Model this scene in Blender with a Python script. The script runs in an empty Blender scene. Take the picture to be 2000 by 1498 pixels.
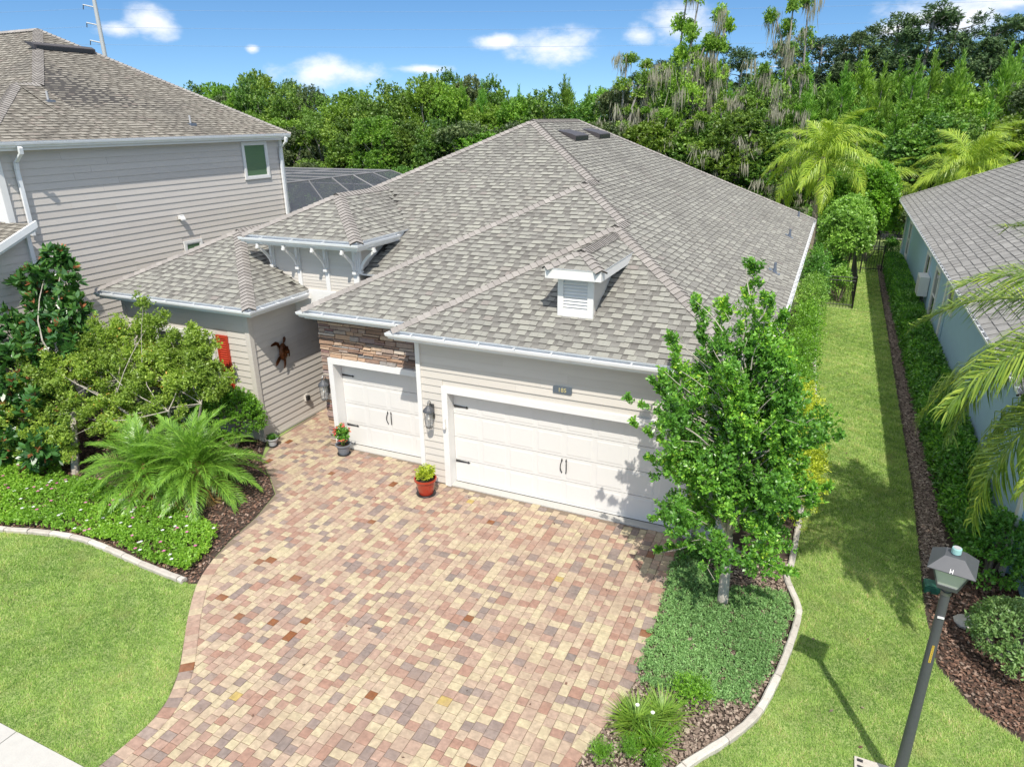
import bpy, math, random
import numpy as np
from mathutils import Vector, Matrix

random.seed(11)
RNG = np.random.default_rng(11)
scn = bpy.context.scene
COL = scn.collection

# ------------------------------------------------------------------ camera
CAM_POS = (7.17, -11.2, 7.2)
yaw, pitch, roll, FOC = math.radians(-24.523), math.radians(20.829), math.radians(-0.548), 1353.43
fwd = Vector((math.sin(yaw) * math.cos(pitch), math.cos(yaw) * math.cos(pitch), -math.sin(pitch)))
r0 = Vector((math.cos(yaw), -math.sin(yaw), 0)); u0 = r0.cross(fwd)
rgt = r0 * math.cos(roll) + u0 * math.sin(roll)
upv = -r0 * math.sin(roll) + u0 * math.cos(roll)
cd = bpy.data.cameras.new('camera'); cam = bpy.data.objects.new('camera', cd); COL.objects.link(cam)
cam.matrix_world = Matrix(((rgt.x, upv.x, -fwd.x, CAM_POS[0]), (rgt.y, upv.y, -fwd.y, CAM_POS[1]),
                           (rgt.z, upv.z, -fwd.z, CAM_POS[2]), (0, 0, 0, 1)))
cd.sensor_width = 36; cd.lens = FOC / 2000 * 36; cd.clip_end = 3000; cd.clip_start = 0.1
scn.camera = cam
CAMV = np.array(CAM_POS)

# ------------------------------------------------------------------ light
SUN_AZ, SUN_EL = math.radians(25.5), math.radians(53.3)     # from -Y towards +X, above the horizon
sdir = Vector((math.sin(SUN_AZ) * math.cos(SUN_EL), -math.cos(SUN_AZ) * math.cos(SUN_EL), math.sin(SUN_EL)))
sl = bpy.data.lights.new('sun', 'SUN'); sl.energy = 4.6; sl.angle = math.radians(0.53); sl.color = (1.0, 0.945, 0.86)
so = bpy.data.objects.new('sun', sl); COL.objects.link(so)
so.rotation_euler = sdir.to_track_quat('Z', 'Y').to_euler(); so.location = (0, 0, 60)

W = bpy.data.worlds.new('World'); scn.world = W; W.use_nodes = True
nt = W.node_tree; nt.nodes.clear()
def wn(t, **k):
    n = nt.nodes.new(t)
    for a, b in k.items(): setattr(n, a, b)
    return n
def wm(op, a, b=None, c=None):
    n = wn('ShaderNodeMath', operation=op)
    for i, v in enumerate((a, b, c)):
        if v is None: continue
        if isinstance(v, (int, float)): n.inputs[i].default_value = v
        else: nt.links.new(v, n.inputs[i])
    return n.outputs[0]
sky = wn('ShaderNodeTexSky', sky_type='NISHITA'); sky.sun_disc = False
sky.sun_elevation = SUN_EL; sky.sun_rotation = math.pi - SUN_AZ
sky.altitude = 10; sky.air_density = 1.15; sky.dust_density = 0.2; sky.ozone_density = 3.0
hs = wn('ShaderNodeHueSaturation'); hs.inputs['Saturation'].default_value = 1.22; hs.inputs['Value'].default_value = 1.22
nt.links.new(sky.outputs[0], hs.inputs['Color'])
tc = wn('ShaderNodeTexCoord'); sx = wn('ShaderNodeSeparateXYZ'); nt.links.new(tc.outputs['Generated'], sx.inputs[0])
# clear humid-summer sky: the blue reaches far down, so the dome is read a little above the true elevation
cb = wn('ShaderNodeCombineXYZ'); nt.links.new(sx.outputs[0], cb.inputs[0]); nt.links.new(sx.outputs[1], cb.inputs[1])
nt.links.new(wm('ADD', wm('MULTIPLY', wm('MAXIMUM', sx.outputs[2], -0.02), 1.55), 0.115), cb.inputs[2])
nv = wn('ShaderNodeVectorMath', operation='NORMALIZE'); nt.links.new(cb.outputs[0], nv.inputs[0]); nt.links.new(nv.outputs[0], sky.inputs[0])
az = wm('ARCTAN2', sx.outputs[0], sx.outputs[1]); el = wm('ARCSINE', sx.outputs[2])
ns = wn('ShaderNodeTexNoise'); ns.inputs['Scale'].default_value = 16; ns.inputs['Detail'].default_value = 9; ns.inputs['Roughness'].default_value = 0.62
mp = wn('ShaderNodeMapping'); mp.inputs['Scale'].default_value = (1, 1, 1.9); nt.links.new(tc.outputs['Generated'], mp.inputs[0])
nt.links.new(mp.outputs[0], ns.inputs['Vector'])
# cumulus banks: azimuth and elevation of the centre, half width, half height (degrees)
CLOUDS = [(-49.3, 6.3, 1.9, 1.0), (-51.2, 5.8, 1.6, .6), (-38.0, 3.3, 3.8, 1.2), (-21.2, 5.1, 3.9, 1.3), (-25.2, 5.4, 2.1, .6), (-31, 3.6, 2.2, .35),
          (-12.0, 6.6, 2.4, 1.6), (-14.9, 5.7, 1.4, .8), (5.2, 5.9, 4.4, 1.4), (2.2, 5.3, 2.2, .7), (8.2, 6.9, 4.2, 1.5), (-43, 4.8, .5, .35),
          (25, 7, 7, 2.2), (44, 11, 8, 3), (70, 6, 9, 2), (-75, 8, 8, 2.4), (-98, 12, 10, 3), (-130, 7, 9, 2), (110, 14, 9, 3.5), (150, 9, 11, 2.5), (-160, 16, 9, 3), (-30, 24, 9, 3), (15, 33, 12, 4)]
best = None
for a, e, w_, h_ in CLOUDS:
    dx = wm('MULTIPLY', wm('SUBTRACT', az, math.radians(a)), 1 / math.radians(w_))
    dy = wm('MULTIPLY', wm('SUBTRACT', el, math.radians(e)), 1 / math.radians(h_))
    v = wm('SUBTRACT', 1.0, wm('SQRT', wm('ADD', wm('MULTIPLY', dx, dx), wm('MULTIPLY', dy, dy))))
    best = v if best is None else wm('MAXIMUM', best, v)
# denser unseen cloud added above the view to whiten and lift the ambient light
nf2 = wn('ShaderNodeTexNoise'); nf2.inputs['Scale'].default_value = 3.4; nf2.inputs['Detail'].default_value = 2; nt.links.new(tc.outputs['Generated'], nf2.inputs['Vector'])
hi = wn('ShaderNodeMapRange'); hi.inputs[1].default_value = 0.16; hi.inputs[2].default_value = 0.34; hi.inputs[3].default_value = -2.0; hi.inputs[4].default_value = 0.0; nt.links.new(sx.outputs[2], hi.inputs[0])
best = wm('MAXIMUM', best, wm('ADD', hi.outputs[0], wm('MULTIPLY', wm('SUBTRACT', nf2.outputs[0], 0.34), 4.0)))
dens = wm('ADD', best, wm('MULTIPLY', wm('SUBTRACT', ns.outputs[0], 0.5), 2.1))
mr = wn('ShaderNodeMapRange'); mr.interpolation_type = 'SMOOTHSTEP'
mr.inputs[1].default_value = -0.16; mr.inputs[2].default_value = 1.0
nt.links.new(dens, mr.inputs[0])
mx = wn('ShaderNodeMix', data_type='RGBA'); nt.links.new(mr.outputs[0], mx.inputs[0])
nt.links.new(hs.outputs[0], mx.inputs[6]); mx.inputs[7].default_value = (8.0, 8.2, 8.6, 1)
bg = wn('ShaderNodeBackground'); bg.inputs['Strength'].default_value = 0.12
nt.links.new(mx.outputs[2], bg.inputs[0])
wo = wn('ShaderNodeOutputWorld'); nt.links.new(bg.outputs[0], wo.inputs[0])
vs = scn.view_settings; vs.view_transform = 'Standard'; vs.look = 'None'; vs.exposure = 0.20; vs.gamma = 1.0
vs.use_curve_mapping = False
scn.cycles.max_bounces = 6; scn.cycles.diffuse_bounces = 3; scn.cycles.glossy_bounces = 2
scn.cycles.transmission_bounces = 4; scn.cycles.transparent_max_bounces = 6
scn.cycles.use_denoising = True

# ------------------------------------------------------------------ materials
def ramp_node(t, stops):
    r = t.nodes.new('ShaderNodeValToRGB'); e = r.color_ramp.elements
    while len(e) > 1: e.remove(e[-1])
    e[0].position = stops[0][0]; e[0].color = (*stops[0][1], 1)
    for p, c in stops[1:]:
        x = e.new(p); x.color = (*c, 1)
    return r
def mat(name, stops, rough=0.8, src='attr', mott=0.0, mscale=6.0, spec=0.5, bump=0.0, bscale=40.0,
        trans=0.0, metal=0.0, const=False, coat=0.0, dirt=None, stretch=None, vary=False):
    """One procedural material: a colour ramp read from a per-piece tone, with mottling, optional dirt and fine relief."""
    m = bpy.data.materials.new(name); m.use_nodes = True; t = m.node_tree
    b = t.nodes['Principled BSDF']; L = t.links.new
    if isinstance(stops[0], (int, float)): stops = [(0.0, stops)]
    r = ramp_node(t, stops); r.color_ramp.interpolation = 'CONSTANT' if const else 'LINEAR'
    if src == 'attr':
        a = t.nodes.new('ShaderNodeAttribute'); a.attribute_name = 'tone'; L(a.outputs['Fac'], r.inputs[0])
    elif src == 'object':
        a = t.nodes.new('ShaderNodeObjectInfo'); L(a.outputs['Random'], r.inputs[0])
    else:
        r.inputs[0].default_value = 0.0
    col = r.outputs[0]
    if trans > 0:
        oi = t.nodes.new('ShaderNodeObjectInfo'); hv = t.nodes.new('ShaderNodeHueSaturation'); L(col, hv.inputs['Color'])
        q1 = t.nodes.new('ShaderNodeMapRange'); q1.inputs[3].default_value = .72; q1.inputs[4].default_value = 1.22; L(oi.outputs['Random'], q1.inputs[0]); L(q1.outputs[0], hv.inputs['Value'])
        q2 = t.nodes.new('ShaderNodeMath'); q2.operation = 'FRACT'; q3 = t.nodes.new('ShaderNodeMath'); q3.operation = 'MULTIPLY'; q3.inputs[1].default_value = 7.31
        L(oi.outputs['Random'], q3.inputs[0]); L(q3.outputs[0], q2.inputs[0]); q4 = t.nodes.new('ShaderNodeMapRange'); q4.inputs[3].default_value = .482; q4.inputs[4].default_value = .512
        L(q2.outputs[0], q4.inputs[0]); L(q4.outputs[0], hv.inputs['Hue']); 
        if vary: col = hv.outputs[0]
    geo = t.nodes.new('ShaderNodeNewGeometry')
    vec = geo.outputs['Position']
    if stretch:
        mpn = t.nodes.new('ShaderNodeMapping'); mpn.inputs['Scale'].default_value = stretch; L(vec, mpn.inputs[0]); vec = mpn.outputs[0]
    if mott > 0:
        n = t.nodes.new('ShaderNodeTexNoise'); n.inputs['Scale'].default_value = mscale; n.inputs['Detail'].default_value = 6
        n.inputs['Roughness'].default_value = 0.65; L(vec, n.inputs['Vector'])
        mr_ = t.nodes.new('ShaderNodeMapRange'); mr_.inputs[1].default_value = 0.25; mr_.inputs[2].default_value = 0.75
        mr_.inputs[3].default_value = 1 - mott; mr_.inputs[4].default_value = 1 + mott; L(n.outputs[0], mr_.inputs[0])
        v = t.nodes.new('ShaderNodeVectorMath'); v.operation = 'SCALE'; L(col, v.inputs[0]); L(mr_.outputs[0], v.inputs['Scale'])
        col = v.outputs[0]
    if dirt:
        dc, dscale, lo, hi, amt = dirt
        n2 = t.nodes.new('ShaderNodeTexNoise'); n2.inputs['Scale'].default_value = dscale; n2.inputs['Detail'].default_value = 7
        n2.inputs['Roughness'].default_value = 0.7; L(vec, n2.inputs['Vector'])
        m2 = t.nodes.new('ShaderNodeMapRange'); m2.inputs[1].default_value = lo; m2.inputs[2].default_value = hi
        m2.inputs[3].default_value = 0; m2.inputs[4].default_value = amt; L(n2.outputs[0], m2.inputs[0])
        mx_ = t.nodes.new('ShaderNodeMix'); mx_.data_type = 'RGBA'; L(m2.outputs[0], mx_.inputs[0]); L(col, mx_.inputs[6])
        mx_.inputs[7].default_value = (*dc, 1); col = mx_.outputs[2]
    L(col, b.inputs['Base Color'])
    b.inputs['Roughness'].default_value = rough; b.inputs['Metallic'].default_value = metal
    b.inputs['Specular IOR Level'].default_value = spec; b.inputs['Coat Weight'].default_value = coat
    if bump > 0:
        n3 = t.nodes.new('ShaderNodeTexNoise'); n3.inputs['Scale'].default_value = bscale; n3.inputs['Detail'].default_value = 5
        L(vec, n3.inputs['Vector'])
        bp = t.nodes.new('ShaderNodeBump'); bp.inputs['Strength'].default_value = bump; bp.inputs['Distance'].default_value = 0.01
        L(n3.outputs[0], bp.inputs['Height']); L(bp.outputs[0], b.inputs['Normal'])
    if trans > 0:
        tb = t.nodes.new('ShaderNodeBsdfTranslucent')
        g = t.nodes.new('ShaderNodeMix'); g.data_type = 'RGBA'; g.blend_type = 'MULTIPLY'; g.inputs[0].default_value = 1
        L(col, g.inputs[6]); g.inputs[7].default_value = (1.5, 1.6, 0.7, 1); L(g.outputs[2], tb.inputs[0])
        ms = t.nodes.new('ShaderNodeMixShader'); ms.inputs[0].default_value = trans
        L(b.outputs[0], ms.inputs[1]); L(tb.outputs[0], ms.inputs[2])
        L(ms.outputs[0], t.nodes['Material Output'].inputs[0])
    return m

M = {}
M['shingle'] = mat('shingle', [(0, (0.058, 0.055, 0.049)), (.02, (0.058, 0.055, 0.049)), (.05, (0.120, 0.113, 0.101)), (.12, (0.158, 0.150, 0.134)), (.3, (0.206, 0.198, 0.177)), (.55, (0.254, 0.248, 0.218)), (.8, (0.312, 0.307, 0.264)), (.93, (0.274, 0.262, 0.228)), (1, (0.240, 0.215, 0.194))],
                   0.92, mott=.16, mscale=30, bump=.4, bscale=160, dirt=((.12, .112, .10), .42, .50, .72, .45), stretch=None)
M['shingle_left'] = mat('shingle_neighbour', [(0, (0.048, 0.045, 0.039)), (.02, (0.048, 0.045, 0.039)), (.05, (0.096, 0.085, 0.070)), (.12, (0.144, 0.128, 0.105)), (.4, (0.206, 0.188, 0.155)), (.75, (0.298, 0.275, 0.231)), (1, (0.240, 0.200, 0.170))],
                   0.92, mott=.14, mscale=30, bump=.4, bscale=160, dirt=((.085, .078, .07), .45, .50, .70, .55))
M['shingle_right'] = mat('shingle_right', [(0, (0.048, 0.045, 0.041)), (.02, (0.048, 0.045, 0.041)), (.05, (0.190, 0.185, 0.174)), (.5, (0.257, 0.250, 0.235)), (1, (0.314, 0.305, 0.284))], 0.92, mott=.14, mscale=25, bump=.4, bscale=160,
                   dirt=((.12, .11, .10), .5, .5, .72, .4))
M['cap'] = mat('ridge_cap', [(0, (.05, .045, .04)), (.02, (.05, .045, .04)), (.05, (.235, .215, .198)), (.5, (.285, .262, .24)), (1, (.345, .32, .292))], .92, mott=.14, mscale=30, bump=.4, bscale=160)
M['deck'] = mat('roof_deck', (.055, .05, .046), .95, src='')
M['white'] = mat('white_paint', (.74, .73, .705), .42, src='', mott=.03, mscale=3, dirt=((.5, .48, .43), 1.3, .58, .8, .25))
M['alu'] = mat('gutter_aluminium', (.76, .775, .78), .33, src='', mott=.05, mscale=5, spec=.7, dirt=((.42, .41, .38), 2.2, .52, .8, .35))
M['doorwhite'] = mat('door_enamel', (.69, .675, .64), .4, src='', mott=.015, mscale=2)
M['siding'] = mat('greige_siding', [(0, (.565, .525, .465)), (1, (.61, .57, .51))], .62, mott=.035, mscale=2.5, bump=.12, bscale=60, stretch=(1, 1, 6))
M['siding_left'] = mat('grey_siding', [(0, (.55, .505, .455)), (1, (.60, .555, .505))], .62, mott=.04, mscale=2.5, bump=.12, bscale=60, stretch=(1, 1, 6))
M['stone'] = mat('ledge_stone', [(0, (.16, .10, .075)), (.14, (.42, .27, .175)), (.3, (.50, .37, .26)), (.45, (.25, .155, .11)), (.6, (.33, .25, .20)), (.72, (.29, .265, .24)), (.85, (.24, .125, .115)), (1, (.50, .43, .345))],
                 .9, mott=.22, mscale=18, bump=.9, bscale=45)
M['mortar'] = mat('dark_joint', (.07, .055, .045), .95, src='')
M['paver'] = mat('paver', [(0, (0.469, 0.400, 0.256)), (.2, (0.461, 0.376, 0.256)), (.34, (0.419, 0.323, 0.233)), (.5, (0.389, 0.282, 0.213)), (.62, (0.360, 0.237, 0.182)), (.74, (0.327, 0.188, 0.136)), (.82, (0.293, 0.229, 0.194)), (.90, (0.243, 0.188, 0.163)), (.955, (0.210, 0.172, 0.151)), (.965, (0.210, 0.078, 0.027)), (.985, (0.210, 0.078, 0.027)), (.99, (0.419, 0.311, 0.101)), (1, (0.419, 0.311, 0.101))],
                 .88, mott=.30, mscale=13, bump=.7, bscale=60, dirt=((.29, .20, .15), 1.7, .46, .70, .55))
M['joint'] = mat('joint_sand', (.20, .155, .115), .95, src='', mott=.2, mscale=20)
M['concrete'] = mat('concrete', (.47, .455, .42), .85, src='', mott=.05, mscale=8, bump=.25, bscale=60, dirt=((.42, .39, .34), 1.2, .55, .8, .35))
M['edging'] = mat('bed_edging', [(0, (.42, .38, .33)), (1, (.58, .54, .48))], .9, mott=.15, mscale=9, bump=.5, bscale=50, dirt=((.16, .13, .10), 5, .56, .72, .7))
M['soil'] = mat('garden_soil', (.055, .038, .028), .95, src='', mott=.3, mscale=8)
M['ground'] = mat('turf_soil', (.24, .31, .10), .95, src='', mott=.3, mscale=3, dirt=((.17, .13, .075), 1.1, .55, .75, .5))
M['forestfloor'] = mat('forest_floor', (.04, .055, .02), .95, src='', mott=.4, mscale=.6)
M['mulch'] = mat('mulch', [(0, (.06, .035, .025)), (.4, (.14, .075, .05)), (.7, (.24, .135, .09)), (.9, (.33, .24, .19)), (1, (.10, .075, .06))], .9)
M['stonechip'] = mat('pebble', [(0, (.14, .10, .08)), (.5, (.27, .20, .155)), (1, (.42, .34, .27))], .85)
M['grass'] = mat('grass_blade', [(0, (.10, .20, .04)), (.3, (.23, .37, .085)), (.55, (.36, .50, .14)), (.8, (.49, .60, .22)), (.92, (.60, .66, .32)), (1, (.66, .56, .34))], .7, trans=.4, spec=.2,
                 dirt=((.44, .40, .20), 1.3, .54, .76, .6))
def leafmat(name, a, b_, c, rough=.42, trans=.28, spec=.5, extra=None):
    st = [(0, a), (.5, b_), (.93, c), (1, extra or c)]
    return mat(name, st, rough, trans=trans, spec=spec, vary=('wood' in name or 'needles' in name))
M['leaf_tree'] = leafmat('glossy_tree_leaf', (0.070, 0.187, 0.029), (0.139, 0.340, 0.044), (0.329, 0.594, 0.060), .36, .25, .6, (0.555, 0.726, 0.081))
M['leaf_magnolia'] = leafmat('magnolia_leaf', (0.029, 0.089, 0.023), (0.056, 0.162, 0.032), (0.162, 0.308, 0.049), .3, .12, .7, (0.421, 0.138, 0.056))
M['leaf_bronze'] = leafmat('magnolia_underside', (0.203, 0.078, 0.031), (0.312, 0.117, 0.047), (0.406, 0.172, 0.070), .6, .1, .3)
M['leaf_crape'] = leafmat('crape_myrtle_leaf', (0.144, 0.223, 0.034), (0.259, 0.378, 0.055), (0.422, 0.543, 0.077), .45, .3, .5, (0.680, 0.388, 0.093))
M['leaf_hedge'] = leafmat('hedge_leaf', (0.079, 0.191, 0.019), (0.160, 0.351, 0.032), (0.334, 0.574, 0.056), .4, .28)
M['leaf_hedge_dark'] = leafmat('dark_hedge_leaf', (0.050, 0.149, 0.023), (0.103, 0.275, 0.035), (0.252, 0.504, 0.058), .42, .22)
M['leaf_gold'] = leafmat('golden_leaf', (0.220, 0.317, 0.028), (0.440, 0.522, 0.041), (0.646, 0.660, 0.068), .45, .3)
M['leaf_viburnum'] = leafmat('viburnum_leaf', (0.104, 0.229, 0.038), (0.229, 0.416, 0.067), (0.416, 0.645, 0.106), .42, .25)
M['leaf_palm'] = leafmat('palm_leaflet', (0.076, 0.176, 0.020), (0.152, 0.323, 0.036), (0.289, 0.498, 0.061), .38, .22, .6, (0.364, 0.557, 0.081))
M['leaf_palm_old'] = leafmat('orange_palm_leaflet', (.17, .19, .04), (.30, .22, .05), (.40, .20, .05), .5, .2)
M['leaf_queen'] = leafmat('queen_palm_leaflet', (0.149, 0.253, 0.030), (0.297, 0.431, 0.045), (0.505, 0.594, 0.075), .4, .25)
M['leaf_queen_dark'] = leafmat('dark_queen_leaflet', (0.068, 0.128, 0.024), (0.153, 0.255, 0.034), (0.408, 0.493, 0.068), .4, .22)
M['leaf_juniper'] = leafmat('juniper_sprig', (0.111, 0.215, 0.069), (0.208, 0.390, 0.125), (0.351, 0.546, 0.200), .6, .15)
M['leaf_cover'] = leafmat('groundcover_leaf', (0.125, 0.259, 0.029), (0.232, 0.438, 0.044), (0.410, 0.616, 0.074), .45, .3)
M['leaf_strap'] = leafmat('strap_leaf', (0.098, 0.196, 0.028), (0.196, 0.336, 0.042), (0.350, 0.490, 0.070), .45, .25)
M['leaf_pittosporum'] = leafmat('pittosporum_leaf', (0.121, 0.230, 0.068), (0.230, 0.365, 0.121), (0.378, 0.513, 0.189), .45, .25)
M['leaf_oak'] = leafmat('woodland_leaf', (0.060, 0.140, 0.023), (0.130, 0.260, 0.035), (0.280, 0.420, 0.058), .5, .2)
M['leaf_oak2'] = leafmat('light_woodland_leaf', (0.108, 0.216, 0.026), (0.198, 0.360, 0.040), (0.360, 0.540, 0.064), .5, .25)
M['leaf_dusky'] = leafmat('dusky_woodland_leaf', (0.053, 0.090, 0.033), (0.105, 0.150, 0.053), (0.180, 0.225, 0.083), .55, .15)
M['leaf_pine'] = leafmat('young_pine_needles', (0.084, 0.191, 0.027), (0.167, 0.351, 0.038), (0.296, 0.494, 0.059), .55, .2)
M['leaf_pine_far'] = leafmat('tall_pine_needles', (0.033, 0.075, 0.027), (0.068, 0.128, 0.042), (0.128, 0.195, 0.060), .6, .1)
M['moss'] = leafmat('spanish_moss', (0.211, 0.204, 0.156), (0.306, 0.296, 0.229), (0.401, 0.387, 0.311), .9, .2, .1)
M['bark'] = mat('bark', (.20, .165, .135), .9, src='', mott=.35, mscale=14, bump=.8, bscale=30)
M['bark_pale'] = mat('pale_bark', (.42, .38, .32), .9, src='', mott=.3, mscale=18, bump=.6, bscale=30, dirt=((.12, .13, .08), 9, .55, .66, .7))
M['bark_far'] = mat('grey_bark', (.27, .25, .22), .9, src='', mott=.3, mscale=3)
M['palmtrunk'] = mat('palm_trunk', (.24, .20, .16), .9, src='', mott=.3, mscale=10)
M['petal'] = mat('petal', [(0, (.80, .80, .78)), (.49, (.80, .78, .78)), (.5, (.62, .16, .36)), (1, (.70, .25, .45))], .6, trans=.2)
M['petal_red'] = mat('red_petal', [(0, (.62, .06, .05)), (1, (.75, .22, .18))], .6, trans=.2)
M['darkmetal'] = mat('dark_metal', (.035, .035, .036), .45, src='', metal=.3)
M['lampgrey'] = mat('lamp_grey', (.075, .078, .085), .42, src='', mott=.08, mscale=20)
M['pewter'] = mat('pewter', (.17, .17, .17), .4, src='', metal=.6)
M['redpot'] = mat('red_glaze', (.36, .035, .015), .22, src='', mott=.12, mscale=5, coat=.5)
M['greypot'] = mat('grey_glaze', (.17, .185, .21), .3, src='', mott=.1, mscale=7)
M['palepot'] = mat('pale_pot', (.42, .42, .42), .5, src='', mott=.1, mscale=7)
M['redshutter'] = mat('red_shutter', (.44, .045, .02), .5, src='', mott=.05, mscale=4)
M['copper'] = mat('burnt_copper', [(0, (.10, .035, .012)), (.5, (.28, .10, .025)), (1, (.42, .17, .04))], .35, src='', metal=.55, mott=.55, mscale=9)
M['black'] = mat('black_metal', (.018, .018, .02), .45, src='')
M['blue'] = mat('blue_stucco', (.32, .475, .58), .85, src='', mott=.04, mscale=4, bump=.35, bscale=90, dirt=((.30, .36, .38), .8, .55, .8, .3))
M['green_box'] = mat('green_plastic', (.02, .10, .065), .5, src='')
M['teal'] = mat('photocell_teal', (.30, .52, .50), .5, src='')
M['yellow'] = mat('yellow_tag', (.62, .42, .05), .5, src='')
M['brass'] = mat('pale_brass', (.66, .60, .33), .3, src='', metal=.4)
M['slate'] = mat('slate_plaque', (.10, .125, .15), .4, src='')
M['vent'] = mat('vent_brown', (.055, .048, .05), .5, src='')
M['lead'] = mat('lead_flashing', (.16, .19, .24), .5, src='', metal=.3)
M['pinestraw'] = mat('dry_trunk', (.25, .13, .05), .9, src='', mott=.4, mscale=18)
M['steel'] = mat('galvanised_steel', (.50, .50, .48), .5, src='', metal=.2, mott=.06, mscale=.4)
M['wire'] = mat('power_wire', (.26, .36, .50), .6, src='')
M['wire_pale'] = mat('pale_wire', (.75, .75, .74), .5, src='')

def glass(name, color, rough=.08, alpha=.5, metal=0.0):
    m = bpy.data.materials.new(name); m.use_nodes = True; b = m.node_tree.nodes['Principled BSDF']
    b.inputs['Base Color'].default_value = (*color, 1); b.inputs['Roughness'].default_value = rough
    b.inputs['Alpha'].default_value = alpha; b.inputs['Specular IOR Level'].default_value = .8; b.inputs['Metallic'].default_value = metal
    return m
M['pane'] = glass('window_glass', (.03, .035, .035), .04, 1.0)
M['pane_green'] = glass('green_screened_glass', (.085, .165, .085), .25, 1.0)
M['frost'] = glass('frosted_glass', (.55, .56, .50), .35, 1.0)
M['lantern_glass'] = glass('lantern_glass', (.6, .6, .58), .1, .25)
M['screen'] = glass('insect_screen', (.07, .08, .10), .9, .52)
M['bulb'] = mat('bulb', (.85, .83, .75), .3, src='')

# ------------------------------------------------------------------ object helpers
WP = {}
def setp(o, label=None, cat=None, group=None, kind=None):
    if label: o['label'] = label
    if cat: o['category'] = cat
    if group: o['group'] = group
    if kind: o['kind'] = kind
    return o
def thing(name, loc=(0, 0, 0), label=None, cat=None, group=None, kind=None):
    o = bpy.data.objects.new(name, None); COL.objects.link(o); o.location = loc; o.empty_display_size = .1
    WP[o.name] = np.array(loc, float)
    return setp(o, label, cat, group, kind)
def newmesh(name, V, F, m, tone=None, smooth=False):
    me = bpy.data.meshes.new(name)
    V = np.asarray(V, dtype=np.float32)
    if isinstance(F, np.ndarray):
        n, k = F.shape
        me.vertices.add(len(V)); me.vertices.foreach_set('co', V.ravel())
        me.loops.add(n * k); me.loops.foreach_set('vertex_index', F.astype(np.int32).ravel())
        me.polygons.add(n); me.polygons.foreach_set('loop_start', np.arange(0, n * k, k, dtype=np.int32))
        me.update(calc_edges=True)
    else:
        me.from_pydata(V.tolist(), [], F); me.update()
    if tone is not None:
        a = me.attributes.new('tone', 'FLOAT', 'FACE')
        tn = np.full(len(me.polygons), tone, np.float32) if np.isscalar(tone) else np.asarray(tone, np.float32)
        a.data.foreach_set('value', tn)
    if smooth: me.polygons.foreach_set('use_smooth', np.ones(len(me.polygons), bool))
    if m is not None: me.materials.append(m)
    return me
def put(name, V, F, m, parent=None, tone=None, smooth=False, loc=None, kind=None):
    """A mesh given in world coordinates, linked as ONE object (a child of parent when given)."""
    base = WP[parent.name] if parent is not None else np.zeros(3)
    o0 = np.array(loc, float) if loc is not None else base
    V = np.asarray(V, float) - o0
    o = bpy.data.objects.new(name, newmesh(name, V, F, m, tone, smooth)); COL.objects.link(o)
    o.parent = parent; o.location = o0 - base
    WP[o.name] = o0
    if kind: o['kind'] = kind
    return o
class G:
    def __init__(s): s.V = []; s.F = []; s.T = []
    def add(s, V, F, tone=0.5):
        n = len(s.V); s.V += [tuple(v) for v in V]; s.F += [tuple(i + n for i in f) for f in F]; s.T += list(tone) if hasattr(tone, '__len__') else [tone] * len(F); return s
    def box(s, x0, x1, y0, y1, z0, z1, tone=.5):
        V = [(x0, y0, z0), (x1, y0, z0), (x1, y1, z0), (x0, y1, z0), (x0, y0, z1), (x1, y0, z1), (x1, y1, z1), (x0, y1, z1)]
        return s.add(V, [(0, 3, 2, 1), (4, 5, 6, 7), (0, 1, 5, 4), (1, 2, 6, 5), (2, 3, 7, 6), (3, 0, 4, 7)], tone)
    def prism(s, pts, vec, tone=.5):
        n = len(pts); vec = np.array(vec, float); P = [np.array(p, float) for p in pts]
        V = [tuple(p) for p in P] + [tuple(p + vec) for p in P]
        return s.add(V, [tuple(range(n - 1, -1, -1)), tuple(range(n, 2 * n))] + [(i, (i + 1) % n, (i + 1) % n + n, i + n) for i in range(n)], tone)
    def tube(s, pts, rad, seg=6, tone=.5, cap=True):
        P = [np.array(p, float) for p in pts]; n = len(P); base = len(s.V)
        R = rad if hasattr(rad, '__len__') else [rad] * n
        prev = None
        for i, p in enumerate(P):
            d = P[min(i + 1, n - 1)] - P[max(i - 1, 0)]; d = d / (np.linalg.norm(d) + 1e-9)
            a = np.cross(d, (0, 0, 1.)) if prev is None else prev - d * (prev @ d)
            if np.linalg.norm(a) < 1e-3: a = np.cross(d, (1., 0, 0))
            a = a / np.linalg.norm(a); prev = a; b = np.cross(d, a)
            for k in range(seg):
                t = 2 * math.pi * k / seg
                s.V.append(tuple(p + R[i] * (a * math.cos(t) + b * math.sin(t))))
        for i in range(n - 1):
            for k in range(seg):
                q = base + i * seg
                s.F.append((q + k, q + (k + 1) % seg, q + seg + (k + 1) % seg, q + seg + k)); s.T.append(tone)
        if cap:
            s.F.append(tuple(base + k for k in range(seg - 1, -1, -1))); s.T.append(tone)
            s.F.append(tuple(base + (n - 1) * seg + k for k in range(seg))); s.T.append(tone)
        return s
    def lathe(s, c, prof, seg=20, tone=.5):
        base = len(s.V)
        for r, z in prof:
            for k in range(seg):
                t = 2 * math.pi * k / seg; s.V.append((c[0] + r * math.cos(t), c[1] + r * math.sin(t), c[2] + z))
        for i in range(len(prof) - 1):
            for k in range(seg):
                q = base + i * seg; s.F.append((q + k, q + (k + 1) % seg, q + seg + (k + 1) % seg, q + seg + k)); s.T.append(tone)
        s.F.append(tuple(base + k for k in range(seg - 1, -1, -1))); s.T.append(tone)
        return s
    def put(s, name, m, parent=None, loc=None, smooth=False, kind=None):
        return put(name, np.array(s.V), s.F, m, parent, s.T, smooth, loc, kind)
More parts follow.
